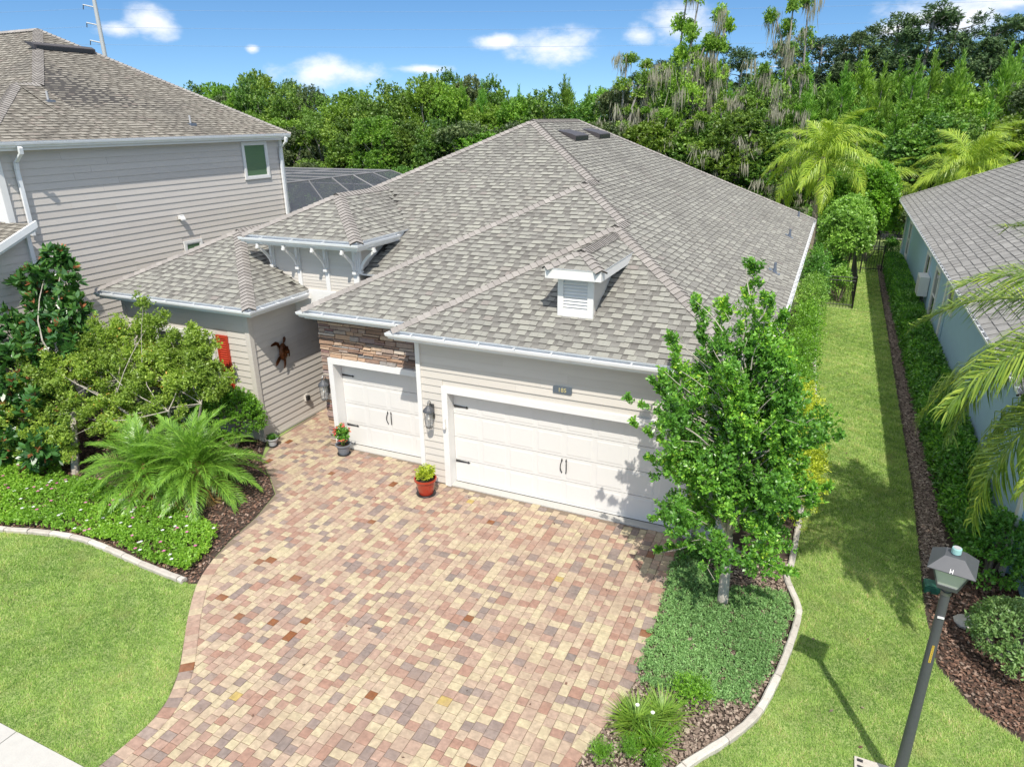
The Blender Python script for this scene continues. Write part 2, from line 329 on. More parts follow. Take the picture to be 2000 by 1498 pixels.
def emit(pieces, name, m, parent, limit=300, stuff_name=None, key_cache=None):
    """Pieces = (V world, F, tone). The ones that show largest become parts of their own, the rest ONE joined part."""
    sc = []
    for i, (V, F, t) in enumerate(pieces):
        V = np.asarray(V); c = V.mean(0); d = np.linalg.norm(c - CAMV); ext = np.ptp(V, axis=0)
        sc.append((-(np.linalg.norm(ext)) / d, i))
    sc.sort(); keep = [i for _, i in sc[:limit]]; rest = [i for _, i in sc[limit:]]
    for i in keep:
        V, F, t = pieces[i]; V = np.asarray(V)
        put(name, V, F, m, parent, t, loc=V.mean(0))
    if rest:
        g = G()
        for i in rest: g.add(*pieces[i])
        return g.put(stuff_name or (name + '_field'), m, parent, kind='stuff')

def clip_poly(P, poly):
    """Sutherland-Hodgman: subject P against the convex ccw polygon poly, both 2D."""
    out = [tuple(p) for p in P]
    n = len(poly)
    for i in range(n):
        ax, ay = poly[i]; bx, by = poly[(i + 1) % n]; ex, ey = bx - ax, by - ay
        inp, out = out, []
        for j in range(len(inp)):
            p, q = inp[j], inp[(j + 1) % len(inp)]
            dp = ex * (p[1] - ay) - ey * (p[0] - ax); dq = ex * (q[1] - ay) - ey * (q[0] - ax)
            if dp >= 0: out.append(p)
            if (dp >= 0) != (dq >= 0):
                t = dp / (dp - dq); out.append((p[0] + t * (q[0] - p[0]), p[1] + t * (q[1] - p[1])))
        if len(out) < 3: return []
    return out
def inside(p, poly):
    x, y = p; c = False; n = len(poly)
    for i in range(n):
        x0, y0 = poly[i]; x1, y1 = poly[(i + 1) % n]
        if (y0 > y) != (y1 > y) and x < (x1 - x0) * (y - y0) / (y1 - y0) + x0: c = not c
    return c
def inside_np(X, Y, poly):
    c = np.zeros(len(X), bool); n = len(poly)
    for i in range(n):
        x0, y0 = poly[i]; x1, y1 = poly[(i + 1) % n]
        if y0 == y1: continue
        c ^= ((y0 > Y) != (y1 > Y)) & (X < (x1 - x0) * (Y - y0) / (y1 - y0) + x0)
    return c

# ================================================================== roofs
def face_frame(a, b, c):
    """Frame of a roof face: eave runs a -> b, c is any point up the slope."""
    a, b, c = (np.array(v, float) for v in (a, b, c))
    u = (b - a) / np.linalg.norm(b - a); n = np.cross(u, c - a); n /= np.linalg.norm(n)
    if n[2] < 0: n = -n
    v = np.cross(n, u)
    if v @ (c - a) < 0: v = -v
    return a, u, v, n
def shingle_face(pts, acc, keep=None, expo=.143, wid=(.10, .24), lift=.019, rng=None, holes=()):
    """Courses of laminated shingles over the convex face pts (pts[0] -> pts[1] is the eave)."""
    rng = rng or RNG
    o, u, v, n = face_frame(pts[0], pts[1], pts[2])
    poly = [((np.array(p) - o) @ u, (np.array(p) - o) @ v) for p in pts]
    area = sum(poly[i][0] * poly[(i + 1) % len(poly)][1] - poly[(i + 1) % len(poly)][0] * poly[i][1] for i in range(len(poly)))
    if area < 0: poly = poly[::-1]
    us = [p[0] for p in poly]; vmax = max(p[1] for p in poly)
    def piece(u0, u1, v0, v1, h, tone):
        q = clip_poly([(u0, v0), (u1, v0), (u1, v1), (u0, v1)], poly)
        if len(q) < 3: return
        cx = sum(p[0] for p in q) / len(q); cy = sum(p[1] for p in q) / len(q); cw = o + u * cx + v * cy
        if keep is not None and not keep(cw): return
        k = len(q); T = []; B = []
        for a, b in q:
            hh = .003 + h * max(0., 1 - (b - v0) / (expo * 1.08))
            T.append(o + u * a + v * b + n * hh); B.append(o + u * a + v * b - n * .004)
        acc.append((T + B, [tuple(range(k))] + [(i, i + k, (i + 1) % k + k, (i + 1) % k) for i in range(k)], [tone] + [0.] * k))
    r = 0; v0 = 0.0
    while v0 < vmax:
        x = min(us) - rng.uniform(0, .9)
        while x < max(us):                                   # the lower lamination, seen in the cut-outs
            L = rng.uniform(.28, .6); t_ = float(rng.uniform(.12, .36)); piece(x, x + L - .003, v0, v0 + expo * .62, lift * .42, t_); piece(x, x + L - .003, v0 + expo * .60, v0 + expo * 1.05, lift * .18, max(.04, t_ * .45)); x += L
        x = min(us) - rng.uniform(0, .5)
        while x < max(us):                                   # the raised tabs
            wdt = rng.uniform(*wid)
            tn = float(np.clip(rng.normal(.62, .16), .25, 1)); off = rng.choice((0, 0, 0, -.012, .008))
            piece(x, x + wdt, v0 + off, v0 + expo * 1.05, lift, tn)
            x += wdt + (rng.uniform(.07, .21) if rng.random() < .78 else .003)
        v0 += expo; r += 1
def cap_line(a, b, dl, dr, acc, w=.15, expo=.14, rng=None):
    """Ridge or hip caps from low end a to high end b; dl, dr: fall per metre to either side."""
    rng = rng or RNG
    a = np.array(a, float); b = np.array(b, float); d = b - a; L = np.linalg.norm(d); d /= L
    lat = np.array([d[1], -d[0], 0.]); lat /= np.linalg.norm(lat)
    nrm = np.cross(lat, d); nrm = nrm if nrm[2] > 0 else -nrm
    s = 0.0
    while s < L - .02:
        e = min(s + expo * 1.25, L + .04); tn = float(np.clip(rng.normal(.5, .2), .1, 1)); ww = w * rng.uniform(.97, 1.03)
        V = []
        for q, h in ((s, .044), (e, .024)):
            c = a + d * q
            V += [c + lat * ww - np.array([0, 0, dr * ww]) + nrm * (h - .010), c + lat * ww * .45 - np.array([0, 0, dr * ww * .42]) + nrm * h, c + nrm * (h + .003),
                  c - lat * ww * .45 - np.array([0, 0, dl * ww * .42]) + nrm * h, c - lat * ww - np.array([0, 0, dl * ww]) + nrm * (h - .010)]
        lo = [v - nrm * .034 for v in V[:5]]
        acc.append((V + lo, [(0, 1, 6, 5), (1, 2, 7, 6), (2, 3, 8, 7), (3, 4, 9, 8), (10, 11, 1, 0), (11, 12, 2, 1), (12, 13, 3, 2), (13, 14, 4, 3)], [tn] * 4 + [0.] * 4))
        s += expo
def roof_deck(name, faces, parent, drop=.012, eave_drip=True):
    g = G()
    for f in faces:
        o, u, v, n = face_frame(f[0], f[1], f[2])
        g.prism([np.array(p) - n * drop for p in f], -n * .018)
    dk = g.put(name, M['deck'], parent)
    for f in faces:
        if abs(f[0][2] - f[1][2]) < 1e-6 and eave_drip:
            o, u, v, n = face_frame(f[0], f[1], f[2]); a, b = np.array(f[0]), np.array(f[1])
            G().prism([a - v * .006 - n * .03, b - v * .006 - n * .03, b - v * .006 + n * .017, a - v * .006 + n * .017], v * .004).put('drip_edge', M['alu'], dk)
    return dk
def gutter(p0, p1, out, parent, m0=0, m1=0, hang=None, zt=0.0, hn='hanger', name='gutter', hang_w=.03):
    """K-style gutter swept from p0 to p1 (both on the inner top edge); out = horizontal outward direction."""
    p0 = np.array(p0, float); p1 = np.array(p1, float); out = np.array(out, float); d = (p1 - p0) / np.linalg.norm(p1 - p0)
    prof = [(0, .0), (0, -.115), (.075, -.115), (.085, -.085), (.118, -.055), (.128, -.012), (.128, .0), (.121, .0), (.119, -.012), (.108, -.052), (.076, -.080), (.068, -.108), (.007, -.108), (.007, .0)]
    V = []; n = len(prof)
    for q, m in ((p0, -m0), (p1, m1)):
        for a, z in prof: V.append(q + out * a + d * (m * a) + np.array([0, 0, z + zt]))
    F = [(i, (i + 1) % n, (i + 1) % n + n, i + n) for i in range(n)]
    for k, m in ((0, m0), (n, m1)):
        if m == 0: F += [(k + 0, k + 1, k + 2, k + 3, k + 4, k + 5, k + 6)]
        F += [(k + 1, k + 2, k + 11, k + 12), (k + 0, k + 1, k + 12, k + 13), (k + 2, k + 3, k + 10, k + 11), (k + 3, k + 4, k + 9, k + 10), (k + 4, k + 5, k + 8, k + 9)]
    gt = put(name, V, F, M['alu'], parent)
    if hang:
        L = np.linalg.norm(p1 - p0); s = hang * .6; 
        while s < L - .05:
            c = p0 + d * s + np.array([0, 0, zt]); h = G()
            P = [c + d * (-hang_w / 2) + out * .002, c + d * (hang_w / 2) + out * .002, c + d * (hang_w / 2) + out * .126, c + d * (-hang_w / 2) + out * .126]
            h.prism([p + np.array([0, 0, -.004]) for p in P], (0, 0, .009)); h.put(hn, M['alu'], gt); s += hang
    return gt
def siding(p, d, nrm, L, z0, z1, wall, m, expo=.155, openings=(), thick=.021, name='board', seams=3.6):
    """Lap siding boards along direction d from p, outward normal nrm, one object per board."""
    p = np.array(p, float); d = np.array(d, float); nrm = np.array(nrm, float)
    z = z0; r = 0
    while z < z1 - .01:
        zt = min(z + expo, z1); cuts = [(0.0, L)]
        for a0, a1, b0, b1 in openings:
            if zt > b0 + .01 and z < b1 - .01:
                nc = []
                for c0, c1 in cuts:
                    if a0 > c0: nc.append((c0, min(c1, a0)))
                    if a1 < c1: nc.append((max(c0, a1), c1))
                cuts = [c for c in nc if c[1] - c[0] > .02]
        segs = []
        for c0, c1 in cuts:
            if c1 - c0 > seams * 1.15:
                x = c0 + seams * (.45 + .5 * ((r * 37) % 7) / 7); segs += [(c0, x), (x + .002, c1)]
            else: segs.append((c0, c1))
        for c0, c1 in segs:
            V = []
            for a in (c0, c1):
                b = p + d * a
                for off, zz in ((0., z), (thick, z), (thick, z + .010), (.004, zt + .01), (0., zt + .01)):
                    V.append(b + nrm * off + np.array([0, 0, zz]))
            F = [(i, (i + 1) % 5, (i + 1) % 5 + 5, i + 5) for i in range(5)] + [(4, 3, 2, 1, 0), (5, 6, 7, 8, 9)]
            put(name, V, F, m, wall, float(RNG.random()), loc=np.mean(V, axis=0))
        z += expo; r += 1

# ================================================================== the main house
HZ = 3.35; S = .5
house = thing('house', (1.5, 8, 0), 'greige one storey house with stone panel, two white garage doors and shingled hip roofs', 'house')
# composite height: each hip body is the lower envelope of its planes, the roof is the highest body
BODIES = [((-.42, 6.63), -.5), ((-3.12, 6.63), .1), ((-8.6, 6.63), .7), ((-9.1, -4.0), -.33)]
REAR = 19.3
def body_h(i, x, y):
    (xl, xr), yf = BODIES[i]
    if (i == 3 and y > 5) or (i == 2 and y < 1.78): return -9
    return HZ + S * min(x - xl, xr - x, y - yf, (REAR - y) * 1.06 if i < 3 else 99)
def roof_h(x, y): return max(body_h(i, x, y) for i in range(4))
TW = dict(x0=-5.15, x1=-2.61, y=1.78, ex0=-5.62, ex1=-2.14, ey=1.20, z=4.66)
def tower_h(x, y):
    if y > 5.6: return -9
    return TW['z'] + S * min(x - TW['ex0'], TW['ex1'] - x, y - TW['ey'])
def visible(p):
    if TW['x0'] < p[0] < TW['x1'] and TW['y'] < p[1] and p[2] < tower_h(p[0], p[1]) - .03: return False
    return p[2] > roof_h(p[0], p[1]) - .11
E_ = .1   # shingles start this far inside the gutter lip
def z_at(dist): return HZ + S * dist
def V3(x, y, i): return (x, y, body_h(i, x, y))
apA = (-.42 + 6.63) / 2; tA = (6.63 + .42) / 2; tB = (6.63 + 3.12) / 2; tC = 7.63
XA, YA = apA, -.5 + tA
XB, YB = (-3.12 + 6.63) / 2, .1 + tB
XC, YC = 6.63 - tC, .7 + tC
zA, zB, zC = z_at(tA), z_at(tB), z_at(tC)
YC2 = 12.1
zE = z_at(E_)
faces_main = [
    # front faces
    [(-.42 + E_, -.5 + E_, zE), (6.63 - E_, -.5 + E_, zE), (XA, YA, zA)],
    [(-3.12 + E_, .1 + E_, zE), (6.63 - E_, .1 + E_, zE), (XB, YB, zB)],
    [(-8.6 + E_, .7 + E_, zE), (6.63 - E_, .7 + E_, zE), (XC, YC, zC)],
    # left faces of the two nearer bodies and of the main body
    [(-.42 + E_, 4.3, zE), (-.42 + E_, -.5 + E_, zE), (XA, YA, zA), (XA, 4.3, zA)],
    [(-3.12 + E_, 6.2, zE), (-3.12 + E_, .1 + E_, zE), (XB, YB, zB), (XB, 6.2, zB)],
    [(-8.6 + E_, REAR - E_, zE), (-8.6 + E_, .7 + E_, zE), (XC, YC, zC), (XC, YC2, zC)],
    # right faces, cut where the ridges step
    [(6.63 - E_, -.5 + E_, zE), (6.63 - E_, YA + .6, zE), (XA, YA + .6, zA), (XA, YA, zA)],
    [(6.63 - E_, YA + .6, zE), (6.63 - E_, YB + .6, zE), (XB, YB + .6, zB), (XB, YB, zB), (XA, YA + .6, zA)],
    [(6.63 - E_, YB + .6, zE), (6.63 - E_, REAR - E_, zE), (XC, YC2, zC), (XC, YC, zC), (XB, YB + .6, zB)],
    # rear
    [(6.63 - E_, REAR - E_, zE), (-8.6 + E_, REAR - E_, zE), (XC, YC2, zC)],
    # left wing
    [(-9.1 + E_, -.33 + E_, zE), (-4.0 - E_, -.33 + E_, zE), (-6.55, 2.22, z_at(2.55))],
    [(-4.0 - E_, -.33 + E_, zE), (-4.0 - E_, 4.2, zE), (-6.55, 4.2, z_at(2.55)), (-6.55, 2.22, z_at(2.55))],
    [(-9.1 + E_, 4.2, zE), (-9.1 + E_, -.33 + E_, zE), (-6.55, 2.22, z_at(2.55)), (-6.55, 4.2, z_at(2.55))],
]
CY = 1.80
faces_main[2] = [(-8.6 + 1.1, CY, z_at(1.1)), (6.63 - 1.1, CY, z_at(1.1)), (XC, YC, zC)]
deck = roof_deck('roof', faces_main, house)
acc = []
for i, f in enumerate(faces_main):
    if i == 9: continue
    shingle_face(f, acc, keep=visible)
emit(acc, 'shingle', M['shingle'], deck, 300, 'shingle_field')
caps = []
hp = S * .7071
def hip(x0, y0, x1, y1, z0, z1): cap_line((x0, y0, z0), (x1, y1, z1), hp, hp, caps)
hip(6.63 - E_, -.5 + E_, XA, YA, zE, zA); hip(-.42 + E_, -.5 + E_, XA, YA, zE, zA)
cap_line((XA, YA - .1, zA), (XA, YA + .6, zA), S, S, caps)
hip(XA, YA + .6, XB, YB, zA, zB); hip(-3.12 + E_, .1 + E_, XB, YB, zE, zB)
cap_line((XB, YB - .1, zB), (XB, YB + .62, zB), S, S, caps)
hip(XB, YB + .6, XC, YC, zB, zC)
cap_line((XC, YC - .1, zC), (XC, YC2, zC), S, S, caps)
cap_line((6.63 - E_, REAR - E_, zE), (XC, YC2, zC), S * .7, S * .7, caps)
cap_line((-4.5, 4.8, z_at(4.1)), (XC, YC, zC), hp, hp, caps)
hip(-4.0 - E_, -.33 + E_, -6.55, 2.22, zE, z_at(2.55)); hip(-9.1 + E_, -.33 + E_, -6.55, 2.22, zE, z_at(2.55))
cap_line((-6.55, 2.15, z_at(2.55)), (-6.55, 3.5, z_at(2.55)), S, S, caps)
emit([c for c in caps if not (TW['x0'] - .1 < np.mean([v[0] for v in c[0]]) < TW['x1'] and 1.8 < np.mean([v[1] for v in c[0]]) < 5.2 and np.mean([v[2] for v in c[0]]) < 5.35)], 'ridge_cap', M['cap'], deck, 300, 'ridge_cap_row')

# fascias and soffits
g = G()
def fascia(x0, x1, y0, y1): g.box(x0, x1, y0, y1, 3.20, 3.385)
fascia(-.28, 6.49, -.362, -.34); fascia(-.302, -.28, -.362, .16); fascia(-2.98, -.302, .238, .26); fascia(-3.002, -2.98, .238, 1.76)
fascia(6.47, 6.492, -.34, REAR - .14); fascia(-8.96, -4.14, -.192, -.17); fascia(-4.14, -4.118, -.192, 1.76); fascia(-8.982, -8.96, -.192, 4)
fascia(-8.46, 6.49, REAR - .14, REAR - .12)
g.put('fascia', M['white'], house)
g = G(); g.box(-.28, 6.47, -.34, .2, 3.205, 3.22); g.box(-2.98, -.3, .26, .9, 3.205, 3.22); g.box(6.19, 6.47, .2, REAR - .14, 3.205, 3.22)
g.box(-8.96, -4.14, -.17, .12, 3.205, 3.22); g.box(-4.56, -4.14, .12, 1.76, 3.205, 3.22)
g.put('soffit', M['white'], house)
GY = 3.36
gutter((-.302, -.362, GY), (6.492, -.362, GY), (0, -1, 0), house, 1, 1, .72)
gutter((-.302, .238, GY), (-.302, -.362, GY), (-1, 0, 0), house, 1, 1, None)
gutter((-3.002, .238, GY), (-.43, .238, GY), (0, -1, 0), house, 1, 0, .9)
gutter((-3.002, 1.0, GY), (-3.002, .238, GY), (-1, 0, 0), house, 0, 1, None)
gutter((6.492, -.362, GY), (6.492, REAR - .12, GY), (1, 0, 0), house, 1, 0, .58, hang_w=.045)
gutter((-8.982, -.192, GY), (-4.118, -.192, GY), (0, -1, 0), house, 0, 1, .9)
gutter((-4.118, -.192, GY), (-4.118, 1.62, GY), (1, 0, 0), house, 1, 0, .5)

# walls: bodies first (plain, behind the boards and stones)
g = G()
g.box(-.02, .64, 0.02, .45, 0, 3.3); g.box(5.50, 6.2, .02, .45, 0, 3.3); g.box(.64, 5.50, .02, .45, 2.11, 3.3)
garage_wall = g.put('garage_wall', M['siding'], house)
siding((-.0, .018, 0), (1, 0, 0), (0, -1, 0), 6.2, .03, 3.2, garage_wall, M['siding'], .156, [(.52, 5.62, -1, 2.23)])
g = G(); g.box(.515, .645, -.035, .24, .0, 2.105); g.box(5.495, 5.625, -.035, .24, 0, 2.105); g.box(.515, 5.625, -.036, .24, 2.105, 2.235)
g.put('garage_door_trim', M['white'], house)
g = G(); g.box(-.055, .045, -.03, .02, .0, 3.2); g.box(-.055, -.02, .02, .62, 0.0, 3.2); g.box(6.155, 6.25, -.03, .06, 0, 3.2)
g.put('corner_trim', M['white'], house)
g = G(); g.box(-2.95, -2.62, .62, 1.0, 0, 3.3); g.box(-2.62, -.14, .62, 1.0, 2.11, 3.3); g.box(-.14, -.02, .62, 1.0, 0, 3.3); g.box(-2.97, -2.95, .62, 3.0, 0, 3.3)
stone_wall = g.put('stone_wall', M['mortar'], house)
# ledge stones, one object each
z = .02
while z < 3.19:
    h = random.choice((.055, .07, .08, .095, .115)); x = -2.97
    while x < -.06:
        w_ = random.uniform(.17, .46); x1 = min(x + w_, -.058)
        hh = h if random.random() < .75 else h * .5
        segs = [(x, x1)]
        if z + h > .02 and z < 2.235:
            segs = [(x, min(x1, -2.745))] if x < -2.745 else []
        for a, b in segs:
            if b - a < .03: continue
            zz = [(z, z + h)] if hh == h else [(z, z + h * .48), (z + h * .5, z + h)]
            for c0, c1 in zz:
                dpt = random.uniform(.012, .055); j = lambda: random.uniform(-.008, .008)
                yf = .618 - dpt; e = .012
                V = [(a + .004, .63, c0 + .004), (b - .004, .63, c0 + .004), (b - .004, .63, c1 - .004), (a + .004, .63, c1 - .004),
                     (a + .006 + abs(j()), yf + j(), c0 + .006 + abs(j())), (b - .006 - abs(j()), yf + j(), c0 + .006 + abs(j())), (b - .006 - abs(j()), yf + .01 + j(), c1 - .006 - abs(j())), (a + .006 + abs(j()), yf + .01 + j(), c1 - .006 - abs(j()))]
                put('stone', V, [(4, 5, 6, 7), (0, 1, 5, 4), (1, 2, 6, 5), (2, 3, 7, 6), (3, 0, 4, 7)], M['stone'], stone_wall, random.random(), loc=np.mean(V, axis=0))
        x = x1 if x1 > x else x + w_
    z += h
g = G(); g.box(-2.745, -2.615, .53, .85, 0, 2.105); g.box(-2.745, -.058, .529, .85, 2.105, 2.235); g.box(-.145, -.058, .53, .85, 0, 2.105)
g.put('garage_door_trim', M['white'], house)
def garage_door(x0, x1, y, cols, parent):
    g = G(); g.box(x0, x1, y + .03, y + .06, .0, 2.2); d = g.put('garage_door', M['pewter'], parent)
    for r in range(4):
        z0 = .035 + r * .52; z1 = z0 + .509; g = G(); g.box(x0 + .004, x1 - .004, y, y + .028, z0, z1)
        cw = (x1 - x0) / cols
        for c in range(cols):
            a, b = x0 + c * cw + .045, x0 + (c + 1) * cw - .045
            V = [(a, y - .0005, z0 + .045), (b, y - .0005, z0 + .045), (b, y - .0005, z1 - .045), (a, y - .0005, z1 - .045),
                 (a + .022, y - .005, z0 + .067), (b - .022, y - .005, z0 + .067), (b - .022, y - .005, z1 - .067), (a + .022, y - .005, z1 - .067)]
            g.add(V, [(4, 5, 6, 7), (0, 1, 5, 4), (1, 2, 6, 5), (2, 3, 7, 6), (3, 0, 4, 7)])
        g.put('panel', M['doorwhite'], d)
    g = G(); g.box(x0, x1, y + .002, y + .03, .004, .034); g.put('bottom_seal', M['darkmetal'], d)
    for zz in (.52, 1.76):
        for s, xx in ((1, x0 + .02), (-1, x1 - .02)):
            P = [(0, -.024), (.27, -.011), (.29, -.026), (.335, 0), (.29, .026), (.27, .011), (0, .024)]
            G().prism([(xx + s * a, y - .014, zz + b) for a, b in P][::s], (0, -.008, 0)).put('hinge_strap', M['darkmetal'], d)
    xc = (x0 + x1) / 2
    for s in (-1, 1):
        pts = [(xc + s * (.045 + .018 * math.sin(t * 3.14)), y - .016 - .035 * math.sin(t * 3.14), .99 - .25 * t) for t in np.linspace(0, 1, 8)]
        h = G().tube(pts, [.006, .010, .010, .010, .010, .010, .010, .006], 6)
        h.prism([(xc + s * .045 - .018, y - .012, .985), (xc + s * .045 + .018, y - .012, .985), (xc + s * .045, y - .012, 1.045)], (0, -.01, 0))
        h.prism([(xc + s * .045 - .014, y - .012, .745), (xc + s * .045, y - .012, .715), (xc + s * .045 + .014, y - .012, .745)], (0, -.01, 0))
        h.put('handle', M['darkmetal'], d)
    return d
garage_door(.646, 5.494, .205, 8, house); garage_door(-2.614, -.146, .825, 4, house)
g = G(); g.box(.515, 5.625, .0, .30, -.05, .018); g.box(-2.74, -.06, .60, .9, -.05, .018); g.put('door_sill', M['concrete'], house)

# left wing
g = G(); g.box(-8.6, -4.57, .12, 4, 0, 3.3); wing = g.put('wing_wall', M['siding'], house)
siding((-4.57, .12, 0), (0, 1, 0), (1, 0, 0), 2.6, .06, 3.2, wing, M['siding'], .156)
siding((-8.6, .12, 0), (1, 0, 0), (0, -1, 0), 4.03, .06, 3.2, wing, M['siding'], .156, [(.62, 3.38, .9, 2.62)])
g = G(); g.box(-4.66, -4.545, .085, .12, .0, 3.2); g.box(-4.57, -4.525, .086, .21, 0, 3.2); g.put('corner_trim', M['siding'], house); g = G(); g.box(-8.62, -8.52, .085, .12, 0, 3.2)
g.put('corner_trim', M['siding'], house); G().box(-4.57, -4.54, .22, 2.72, .0, .06).put('base_trim', M['siding'], house)
def window(parent, p, d, n, w_, z0, z1, fr=.09, pane='pane', mull=0, rails=1, sill=True, depth=.05, name='window'):
    """A framed window in the plane through p spanned by d and z with outward normal n."""
    p = np.array(p, float); d = np.array(d, float); n = np.array(n, float); up = np.array([0, 0, 1.])
    def q(a, z, o): return p + d * a + up * z + n * o
    def bar(g, a0, a1, b0, b1, o0, o1): g.prism([q(a0, b0, o0), q(a1, b0, o0), q(a1, b1, o0), q(a0, b1, o0)], n * (o1 - o0))
    g = G(); bar(g, -fr, 0, z0 - fr, z1 + fr, 0, depth); bar(g, w_, w_ + fr, z0 - fr, z1 + fr, 0, depth); bar(g, 0, w_, z1, z1 + fr, 0, depth); bar(g, 0, w_, z0 - fr, z0, 0, depth)
    w = g.put(name, M['white'], parent)
    g = G(); bar(g, 0, w_, z0, z1, .004, .012); g.put('pane', M[pane], w)
    g = G(); s = .035
    bar(g, 0, s, z0, z1, .013, .034); bar(g, w_ - s, w_, z0, z1, .013, .034); bar(g, s, w_ - s, z0, z0 + s, .013, .034); bar(g, s, w_ - s, z1 - s, z1, .013, .034)
    for k in range(1, rails + 1): zz = z0 + (z1 - z0) * k / (rails + 1); bar(g, s, w_ - s, zz - .02, zz + .02, .013, .036)
    for k in range(1, mull + 1): a = w_ * k / (mull + 1); bar(g, a - .03, a + .03, z0 + s, z1 - s, .013, .038)
    g.put('sash', M['white'], w)
    if sill: g = G(); bar(g, -fr - .02, w_ + fr + .02, z0 - fr - .03, z0 - fr, 0, depth + .04); g.put('sill', M['white'], w)
    return w
window(house, (-7.55, .11, 0), (1, 0, 0), (0, -1, 0), 1.78, 1.0, 2.5, .09, 'pane', 1, 1)
for xs in (-8.02, -5.56):
    g = G(); x0, x1 = xs, xs + .34; g.box(x0, x0 + .05, .055, .10, .92, 2.58); g.box(x1 - .05, x1, .055, .10, .92, 2.58)
    for zz in (.92, 1.70, 2.5): g.box(x0 + .05, x1 - .05, .056, .10, zz, zz + .08)
    sh = g.put('shutter', M['redshutter'], house)
    for k in range(26):
        zz = 1.01 + k * .058
        if 1.66 < zz < 1.80: continue
        G().add([(x0 + .05, .065, zz), (x1 - .05, .065, zz), (x1 - .05, .09, zz + .05), (x0 + .05, .09, zz + .05), (x0 + .05, .072, zz - .006), (x1 - .05, .072, zz - .006), (x1 - .05, .097, zz + .044), (x0 + .05, .097, zz + .044)],
                [(0, 1, 2, 3), (7, 6, 5, 4), (0, 4, 5, 1), (3, 2, 6, 7)]).put('slat', M['redshutter'], sh)
# main body walls and the recessed entry
g = G(); g.box(6.0, 6.2, .45, REAR - .6, 0, 3.3); g.box(-8.2, 6.0, REAR - .8, REAR - .6, 0, 3.3); g.box(-8.3, -8.2, 4, REAR - .6, 0, 3.3); g.box(-4.57, -2.97, 4.4, 4.6, 0, 3.3)
body = g.put('body_wall', M['siding'], house)
siding((6.2, .06, 0), (0, 1, 0), (1, 0, 0), REAR - .7, .06, 3.2, body, M['siding'], .312)
g = G(); g.box(-4.25, -3.3, 4.36, 4.4, .02, 2.15); ed = g.put('entry_door', M['redshutter'], house)
G().tube([(-3.42, 4.33, 1.0), (-3.42, 4.30, 1.0), (-3.42, 4.30, .82), (-3.42, 4.33, .82)], .012).put('handle', M['brass'], ed)

# the raised entry tower
tz = TW['z']
g = G(); g.box(TW['x0'], TW['x1'], TW['y'], 4.2, 3.0, tz - .1); tower = g.put('entry_tower', M['siding'], house)
g = G(); g.box(TW['x0'] - .01, TW['x1'] + .06, TW['y'] - .05, TW['y'] - .001, 2.85, 3.42); g.box(TW['x0'] + .6, TW['x1'] + .35, TW['y'] - .03, TW['y'] + .3, 2.85, 3.39); g.put('beam', M['white'], tower)
posts = [TW['x0'] + .05, -4.32, -3.49, TW['x1'] - .05]
for a, b in zip(posts[:-1], posts[1:]):
    siding((a + .06, TW['y'] - .001, 0), (1, 0, 0), (0, -1, 0), b - a - .12, 3.42, tz - .14, tower, M['siding'], .078, thick=.014)
siding((TW['x1'], TW['y'] + .02, 0), (0, 1, 0), (1, 0, 0), 1.7, 3.42, tz - .14, tower, M['siding'], .30)
for k, xp in enumerate(posts):
    hw = .055 if k < 3 else .075
    G().box(xp - hw, xp + hw, TW['y'] - .045, TW['y'] - .002, 3.42, tz - .13).put('post', M['white'], tower)
def bracket(c, out):
    c = np.array(c, float); out = np.array(out, float); side = np.array([-out[1], out[0], 0])
    g = G(); pts = []
    for t in np.linspace(0, 1, 7):
        a = .03 + .36 * t ** 1.35; zz = -.50 + .42 * t ** .8; pts.append((a, zz))
    lo = [(a + .05, z - .035) for a, z in pts]
    poly = [c + out * a + np.array([0, 0, z]) for a, z in pts] + [c + out * a + np.array([0, 0, z]) for a, z in lo[::-1]]
    for i in range(6):
        g.prism([poly[i] - side * .021, poly[i + 1] - side * .021, poly[-2 - i] - side * .021, poly[-1 - i] - side * .021], side * .042)
    def bx(a0, a1, z0, z1, hw):
        g.prism([c + out * a0 - side * hw + np.array([0, 0, z0]), c + out * a1 - side * hw + np.array([0, 0, z0]), c + out * a1 - side * hw + np.array([0, 0, z1]), c + out * a0 - side * hw + np.array([0, 0, z1])], side * hw * 2)
    bx(.002, .05, -.62, 0, .035); bx(.05, .46, -.055, -.002, .03); bx(.002, .075, -.62, -.56, .05); bx(.42, .475, -.10, -.056, .036)
    return g.put('bracket', M['white'], tower)
for xp in posts: bracket((xp, TW['y'] - .045, tz - .135), (0, -1, 0))
bracket((TW['x1'] + .012, TW['y'] + .03, tz - .135), (1, 0, 0))
ex0, ex1, ey = TW['ex0'], TW['ex1'], TW['ey']; th = (ex1 - ex0) / 2; xt = (ex0 + ex1) / 2; zt_ = tz + S * th
e = .1
def tv(x, y, dd): return (x, y, tz + S * dd)
tf = [[tv(ex0 + e, ey + e, e), tv(ex1 - e, ey + e, e), (xt, ey + th, zt_)],
      [tv(ex1 - e, ey + e, e), tv(ex1 - e, 5.6, e), (xt, 5.6, zt_), (xt, ey + th, zt_)],
      [tv(ex0 + e, 5.6, e), tv(ex0 + e, ey + e, e), (xt, ey + th, zt_), (xt, 5.6, zt_)]]
tr = roof_deck('tower_roof', tf, house)
def vis_t(p): return p[2] > roof_h(p[0], p[1]) - .03
acc = []
for f in tf: shingle_face(f, acc, keep=vis_t)
emit(acc, 'shingle', M['shingle'], tr, 300, 'shingle_field')
caps = []
cap_line((ex1 - e, ey + e, tz + S * e), (xt, ey + th, zt_), hp, hp, caps); cap_line((ex0 + e, ey + e, tz + S * e), (xt, ey + th, zt_), hp, hp, caps)
